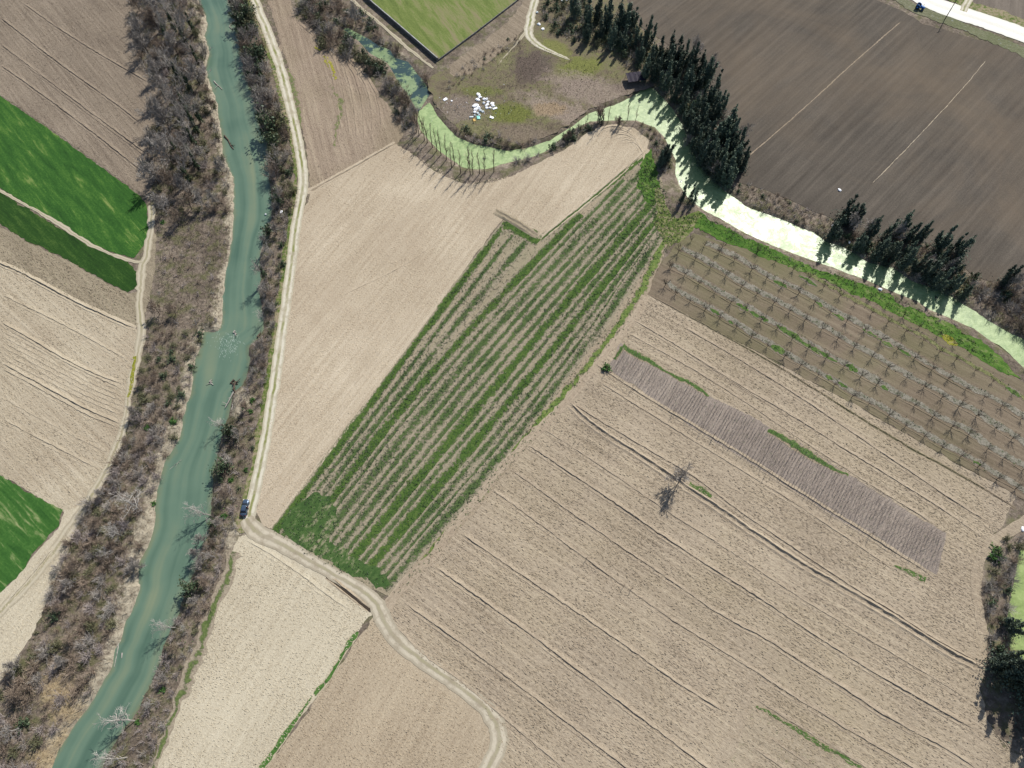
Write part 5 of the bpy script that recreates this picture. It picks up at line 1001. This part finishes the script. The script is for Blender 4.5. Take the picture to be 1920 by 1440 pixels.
# person beside the car
def skin_body(name, joints, edges, mat, parent=None, sub=1):
    me = bpy.data.meshes.new(name); me.from_pydata([j[0] for j in joints], edges, []); o = link(name, me, parent)
    md = o.modifiers.new('skin', 'SKIN'); md.use_smooth_shade = True
    for i, j in enumerate(joints):
        me.skin_vertices[0].data[i].radius = (j[1], j[1] if len(j) < 3 else j[2]); me.skin_vertices[0].data[i].use_root = (i == 0)
    sb = o.modifiers.new('sub', 'SUBSURF'); sb.levels = sb.render_levels = sub
    dg = bpy.context.evaluated_depsgraph_get(); m2 = bpy.data.meshes.new_from_object(o.evaluated_get(dg)); o.modifiers.clear(); o.data = m2; m2.materials.clear(); m2.materials.append(mat); return o
m_skin = plain('skin', (.42,.26,.19,1), .6, .3, var=.04); m_jacket = plain('dark_red_jacket', (.07,.022,.024,1), .85, .2); m_trous = plain('dark_trousers', (.018,.02,.028,1), .85, .2); m_hair = plain('dark_hair', (.015,.011,.009,1), .7, .3)
pl = gp(466.8,953.5)
per = empty('person', (pl[0], pl[1], .12), cdir+PI/2+.4); tag(per, 'person in dark clothes standing beside the parked car on the chalk track', 'person')
J = [((0,0,.95),.13,.15),((0,0,1.15),.13,.16),((0,.01,1.38),.13,.18),((0,0,1.5),.055),((0,0,1.6),.075,.07),((.02,0,1.7),.085,.078),
     ((0,.2,1.4),.065),((.02,.24,1.15),.048),((.14,.2,.96),.038),((.2,.18,.9),.035),((0,-.2,1.4),.065),((.02,-.24,1.15),.048),((.14,-.2,.96),.038),((.2,-.18,.9),.035),
     ((0,.1,.88),.095),((.02,.11,.48),.062),((0,.12,.1),.045),((.14,.13,.04),.04),((0,-.1,.88),.095),((.03,-.11,.48),.062),((0,-.12,.1),.045),((.14,-.13,.04),.04)]
E_ = [(0,1),(1,2),(2,3),(3,4),(4,5),(2,6),(6,7),(7,8),(8,9),(2,10),(10,11),(11,12),(12,13),(0,14),(14,15),(15,16),(16,17),(0,18),(18,19),(19,20),(20,21)]
skin_body('body', J, E_, m_skin, per)
f_ = MB()
for sy in (-1, 1):
    for k in range(4): f_.tube([(.21, sy*(.155+.017*k), .90), (.245, sy*(.155+.017*k), .86), (.25, sy*(.155+.017*k), .82+.008*abs(k-1.5))], .0095, .007, 5)
    f_.tube([(.19, sy*.155, .92), (.215, sy*.135, .88), (.235, sy*.13, .86)], .010, .008, 5)
link('fingers', f_.mesh('fingers', m_skin, True), per)
skin_body('jacket', [((0,0,.9),.155,.175),((0,0,1.15),.15,.18),((0,.01,1.38),.15,.2),((0,0,1.47),.075),((0,.2,1.4),.08),((.02,.24,1.15),.062),((.12,.21,.99),.05),((0,-.2,1.4),.08),((.02,-.24,1.15),.062),((.12,-.21,.99),.05)], [(0,1),(1,2),(2,3),(2,4),(4,5),(5,6),(2,7),(7,8),(8,9)], m_jacket, per)
skin_body('trousers', [((0,0,.93),.14,.165),((0,.1,.86),.105),((.02,.11,.48),.078),((0,.12,.12),.062),((0,-.1,.86),.105),((.03,-.11,.48),.078),((0,-.12,.12),.062)], [(0,1),(1,2),(2,3),(0,4),(4,5),(5,6)], m_trous, per)
skin_body('hair', [((-.02,0,1.70),.09,.085),((-.01,0,1.76),.088,.084),((-.04,0,1.64),.07,.07)], [(0,1),(0,2)], m_hair, per)
fm = MB(); fm.tube([(.1, 0, 1.67), (.125, 0, 1.645), (.10, 0, 1.64)], .012, .014, 5); link('nose', fm.mesh('nose', m_skin, True), per)
fm = MB()
for sy in (-1, 1): fm.box((.093, sy*.032, 1.69), (.012, .024, .011))
fm.box((.088, 0, 1.605), (.012, .05, .01)); link('eyes_and_mouth', fm.mesh('eyes_and_mouth', m_hair), per)
fm = MB()
for sy in (-1, 1): fm.tube([(.0, sy*.08, 1.70), (-.01, sy*.095, 1.67), (.0, sy*.08, 1.64)], .014, .01, 5)
link('ears', fm.mesh('ears', m_skin, True), per)

# tractor on the road
m_tblue = plain('tractor_blue', (.03,.15,.42,1), .45, .45, var=.06)
tp = gp(1723,17); td = gp(1728,19); ta = math.atan2(td[1]-tp[1], td[0]-tp[0])
tr = empty('tractor', (tp[0], tp[1], .13), ta); tag(tr, 'small blue tractor standing on the white road edge at the top right', 'tractor')
loft('bonnet', [ring(x, .75, z1, wb, wb*.85, p=5) for x, z1, wb in [(.1,1.5,.8),(.9,1.48,.78),(1.5,1.4,.72),(1.72,1.25,.62)]], m_tblue, tr)
loft('chassis', [ring(x, .5, z1, wb, wb, p=6) for x, z1, wb in [(-1.0,1.0,.7),(-.2,1.0,.7),(.6,.9,.5),(1.6,.85,.5)]], m_blk, tr)
for sy in (-.78, .78):
    w_ = lathe('rear_wheel', [(0, -.14), (.42, -.16), (.44, .0), (.42, .16), (0, .14)], m_tblue, tr, (-.75, sy, .78), (PI/2, 0, 0)); lathe('tyre', [(.42, -.2), (.7, -.22), (.78, -.14), (.78, .14), (.7, .22), (.42, .2)], m_tyre, w_)
    w_ = lathe('front_wheel', [(0, -.09), (.24, -.1), (.25, 0), (.24, .1), (0, .09)], m_tblue, tr, (1.25, sy*.85, .46), (PI/2, 0, 0)); lathe('tyre', [(.24, -.12), (.42, -.13), (.46, -.08), (.46, .08), (.42, .13), (.24, .12)], m_tyre, w_)
    bm_ = MB()
    for k in range(7):
        a = PI*(.05+.75*k/7); a2 = PI*(.05+.75*(k+1)/7); bm_.tube([(-.75+math.cos(a)*.9, sy, .78+math.sin(a)*.9), (-.75+math.cos(a2)*.9, sy, .78+math.sin(a2)*.9)], .17, .17, 6)
    link('mudguard', bm_.mesh('mudguard', m_tblue), tr)
bevbox('seat', (.5, .55, .18), m_blk, tr, (-.75, 0, 1.25), bev=.06); bevbox('seat_back', (.12, .55, .5), m_blk, tr, (-1.02, 0, 1.5), bev=.05)
q_ = MB(); q_.tube([(-1.1, -.55, .9), (-1.1, -.55, 2.35), (-1.1, .55, 2.35), (-1.1, .55, .9)], .05, .05, 6); link('roll_bar', q_.mesh('roll_bar', m_tblue), tr)
lathe('exhaust_pipe', [(.05, 0), (.05, .9), (.035, .9)], m_blk, tr, (.9, .25, 1.4), n=10)
q_ = MB(); q_.tube([(-.05, 0, 1.2), (-.3, 0, 1.62)], .03, .03, 6)
for k in range(12):
    a, a2 = 2*PI*k/12, 2*PI*(k+1)/12; q_.tube([(-.3-math.cos(a)*.08, math.sin(a)*.2, 1.62+math.cos(a)*.17), (-.3-math.cos(a2)*.08, math.sin(a2)*.2, 1.62+math.cos(a2)*.17)], .02, .02, 5)
link('steering_wheel', q_.mesh('steering_wheel', m_blk), tr)

# power pole
pp = gp(1771,37); pole = empty('power_pole', (pp[0], pp[1], .05), R(25)); tag(pole, 'wooden power pole on the grass verge of the white road', 'pole')
m_wood = plain('weathered_wood', A(96,84,74), .9, .1, var=.15)
lathe('post', [(.17, -.4), (.15, 4), (.11, 8.6), (0, 8.62)], m_wood, pole, n=10)
bevbox('crossarm', (1.8, .12, .14), m_wood, pole, (0, 0, 8.1), bev=.015)
for x in (-.8, 0, .8): lathe('insulator', [(.02, 0), (.06, .05), (.03, .1), (.06, .15), (.0, .2)], m_lamp, pole, (x, 0, 8.17 if x else 8.6), n=8)
# low walls round the walled meadow
m_conc = plain('mossy_concrete', A(146,142,138), .9, .15, var=.22, sc=.8); m_cope = plain('pale_coping', A(190,188,184), .85, .2, var=.15, sc=.7)
def wall(px, h, th, label, cope=True):
    P = npts(px); root = empty('garden_wall', (P[0][0], P[0][1], 0)); mb = MB(); mc = MB(); mp_ = MB()
    for a, b in zip(P[:-1], P[1:]):
        L = np.hypot(*(b-a)); n = max(1, int(L/3)); an = math.atan2(b[1]-a[1], b[0]-a[0])
        for i in range(n):
            m = a+(b-a)*(i+.5)/n-P[0]; hh = h+rng.normal(0, .02); mb.box((m[0], m[1], hh/2), (L/n-.012, th, hh), an)
            if cope and rng.random() < .93: mc.box((m[0], m[1], hh+.045), (L/n-.02, th+.1, .08), an)
            q = a+(b-a)*i/n-P[0]; mp_.box((q[0]-math.sin(an)*(th/2+.06), q[1]+math.cos(an)*(th/2+.06), (h+.12)/2), (.16, .11, h+.12), an)
    link('wall_panel', mb.mesh('wall_panel', m_conc), root); link('pilaster', mp_.mesh('pilaster', m_conc), root)
    if cope: link('coping', mc.mesh('coping', m_cope), root)
    return tag(root, label, 'wall')
wall([(660,-30),(690,2),(752,55),(821,115)], 1.5, .25, 'dark low wall with pale coping on the left side of the green meadow')
wall([(822.5,114),(890,64),(968,4),(1000,-25)], .7, .2, 'thin low dark wall on the right side of the green meadow', False)
# dumped rubbish on the peninsula
m_wht = plain('white_plastic', (.78,.78,.8,1), .5, .4, var=.06); m_cyan = plain('turquoise_plastic', (.22,.6,.52,1), .5, .4); m_or = plain('ochre_foam', (.55,.36,.12,1), .8, .2); m_gr = plain('grey_sheet', (.45,.5,.52,1), .7, .2)
def lump(name, size, mat, loc, rz, tilt, label, cat, group=None, crease=.22):
    bm = bmesh.new(); bmesh.ops.create_icosphere(bm, subdivisions=2, radius=.5)
    for v in bm.verts:
        v.co *= 1+rng.normal(0, crease*.6); v.co.z = max(v.co.z, -.25); v.co.x *= size[0]; v.co.y *= size[1]; v.co.z *= size[2]
    me = bpy.data.meshes.new(name); bm.to_mesh(me); bm.free(); me.materials.append(mat); o = link(name, me); o.location = loc; o.rotation_euler = (tilt, 0, rz); return tag(o, label, cat, group)
RB = [(897,178,1.7,1.3),(900,183,1.5,1.2),(896,188,1.4,1.7),(893,198,1.9,1.5),(889,200,1.4,1.2),(892,206,1.7,1.4),(897,203,1.5,1.3),(890,211,1.2,1.1),(909,187,1.7,1.1),(913,186,1.0,.8),(907,194,1.1,1.0),(913,198,1.0,1.8),(915,192,.9,1.3),(923,195,1.5,1.4),(925,199,1.3,1.0),(919,203,1.0,.9),(913,203,1.2,1.0),(901,208,1.1,1.2),(896,213,1.3,.9),(905,210,1.0,1.1),(899,217,1.0,.9),(890,217,.8,.7)]
for i, (x, y, a, b) in enumerate(RB):
    lump('rubbish_bag', (a, b, U(.5, .9)), m_wht if i < 17 else m_gr, gp(x, y, .2), U(0, 6), U(-.2, .2), 'crumpled white plastic bag in the dumped rubbish heap' if i < 17 else 'crumpled pale grey plastic bag at the lower side of the dumped rubbish heap', 'rubbish', 'white bags in the rubbish heap' if i < 17 else 'grey bags in the rubbish heap')
for x, y, a, b, rz, m, nm, lb in [(835,187,1.5,1.0,.7,m_wht,'foam_board','white foam board lying apart, left of the rubbish heap'),(922,221,1.4,.9,-.4,m_wht,'foam_board','white foam board lying apart, right below the rubbish heap'),(928,204,1.6,.8,.4,m_wht,'foam_board','white foam board at the right end of the rubbish heap'),(897,221,1.1,1.6,.2,m_cyan,'plastic_sheet','turquoise plastic sheet under the white rubbish heap'),(889,226,.9,1.2,.3,m_or,'foam_block','ochre foam block below the rubbish heap'),(884,220,1.4,.6,.2,m_gr,'plastic_sheet','pale grey sheet at the lower left of the rubbish heap'),(847,190,.6,.5,.2,m_wht,'foam_board','small white scrap between the left foam board and the heap')]:
    o = bevbox(nm, (a, b, .18), m, None, gp(x, y, .2), (U(-.12, .12), U(-.12, .12), rz), .04); tag(o, lb, 'rubbish')
for i, (x, y, lb) in enumerate([(1007,24,'pale blue rubbish bag beside the top chalk track'),(1009,46,'grey rubbish pile beside the chalk track bend'),(1011,46,'white rubbish bag on the grey pile beside the chalk track bend'),(1018,55,'white lone bag below the chalk track bend'),(1054,2,'left white bag at the top frame edge by the dark trees'),(1063,1,'right white bag at the top frame edge by the dark trees'),(1592,455,'white bags pile under the canal hedge'),(1561,424,'white bag at the edge of scrub and dark field'),(1574,357,'small white scrap lying on the dark field'),(1650,543,'white sack on the orchard grass bank'),(528,398,'small white litter on the upper east bank'),(1917,992,'white bag by the field path at the right edge')]):
    lump('rubbish_bag', (U(.8, 1.5), U(.7, 1.2), .6), m_wht if 'white' in lb else m_gr, gp(x, y, .2), U(0, 6), 0, lb, 'rubbish')
V = []
mb = MB(); X = rng.normal(0, 1, (150, 2))
C = np.array([gp(900, 205)])+np.concatenate([X*np.array([5.5, 4.5]), np.full((150, 1), .1)], 1); C2 = np.array([gp(855, 198)])+np.concatenate([rng.normal(0, 1, (40, 2))*np.array([3.5, 2]), np.full((40, 1), .1)], 1)
mb.leaves(np.concatenate([C, C2]), .22, .7, 1.5); o = link('litter', mb.mesh('litter', m_wht)); o['kind'] = 'stuff'
# tarpaulin shelter in the shade of the hedge, that shade deepened in its colour
m_tarp = plain('shade_darkened_tarpaulin', (.012,.008,.02,1), .7, .2); sh = gp(1190,152); shed = empty('tarpaulin_shelter', (sh[0], sh[1], .05), R(10)); tag(shed, 'dark purple tarpaulin shelter at the foot of the big hedge by the canal', 'shelter')
v = []; f = []
for i in range(9):
    for j in range(7):
        x, y = (i/8-.5)*6.4, (j/6-.5)*4.6; v.append((x, y, 2.0+.35*(1-abs(y)/2.3)-.12*math.sin(i*1.6)**2+rng.normal(0, .02)))
for i in range(8):
    for j in range(6): a = i*7+j; f.append((a, a+7, a+8, a+1))
link('tarpaulin', mesh('tarpaulin', v, f, m_tarp), shed)
for x in (-3, 3):
    for y in (-2.1, 2.1): lathe('post', [(.05, 0), (.05, 2.0), (0, 2.0)], m_wood, shed, (x, y, 0), n=8)
# driftwood in the river
def log(pxs, r, label, z=-1.22, br=2):
    mb = MB(); P = [at(x, y, z) for x, y in pxs]; o0 = P[0].copy(); mb.tube([p-o0+Vector((0, 0, rng.normal(0, .06))) for p in P], r, r*.45, 7)
    for k in range(br):
        q = P[min(len(P)-2, k)].lerp(P[-1], U(.2, .6))-o0; mb.tube([q, q+Vector((rng.normal(0, .8), rng.normal(0, .8), U(.2, .6)))], r*.5, r*.25, 5)
    o = link('driftwood_log', mb.mesh('driftwood_log', m_barkw if r < .3 else m_bark)); o.location = o0; return tag(o, label, 'log')
log([(421,255),(428,263),(433,274),(438,280)], .32, 'grey driftwood log in the river near the leaning bare tree')
log([(401,152),(405,157),(412,163),(417,168)], .22, 'driftwood branch in the water beside the bare tree on the river edge')
log([(223,1192),(221,1215),(217,1235),(214,1250)], .14, 'long thin white driftwood pole along the lower west bank')
log([(229,1224),(228,1234)], .2, 'short white driftwood piece beside the long thin pole', br=0)
log([(483,632),(486,627),(489,624)], .3, 'pale broken log at the east side of the rapids', -1.1)
log([(441,715),(438,728),(442,738)], .3, 'upright snag at the tip of the sand spit', -.9)
log([(438,735),(429,752),(422,764)], .22, 'left one of two pale logs lying on the sand spit', -.8); log([(443,740),(438,756),(434,768)], .24, 'right one of two pale logs lying on the sand spit', -.8)
log([(439,712),(432,718),(446,720)], .35, 'brown root mass of driftwood above the sand spit', -1.1, 4)
log([(397,712),(393,716),(400,722)], .25, 'small brown root clump in the middle of the river below the rapids', -1.2, 4)
log([(440,620),(438,624),(444,626)], .28, 'brown root clump on the rapids', -1.2, 3)
log([(318,880),(328,872),(340,862)], .07, 'thin brown branch breaking the river surface above the big white tree', -1.28, 5)
log([(436,40),(430,50),(438,58)], .16, 'thin grey branch in the water at the top of the river', -1.2, 3)
lump('white_drum', (.6,.6,.6), m_wht, at(498,402,-1.1), 0, 0, 'white plastic drum floating near the east bank', 'drum', crease=.02)
# foam streaks on the rapids
C = []
for x, y, n in [(410,632,22),(425,640,34),(437,638,24),(432,655,26),(420,660,20),(440,650,18)]:
    p_ = at(x, y, -1.285); C += [(p_.x+rng.normal(0, 1.1), p_.y+rng.normal(0, 1.3), -1.285) for _ in range(n)]
v = []; f = []
for x, y, z in C:
    a = rng.normal(-1.2, .5); L, w_ = U(.15, .6), U(.03, .07); b = len(v); dx, dy = math.cos(a), math.sin(a)
    v += [(x-dx*L, y-dy*L, z), (x-dy*w_, y+dx*w_, z+.01), (x+dx*L, y+dy*L, z), (x+dy*w_, y-dx*w_, z)]; f.append((b, b+1, b+2, b+3))
tag(link('foam', mesh('foam', v, f, plain('river_foam', A(190,206,194), .8, .2))), kind='stuff')
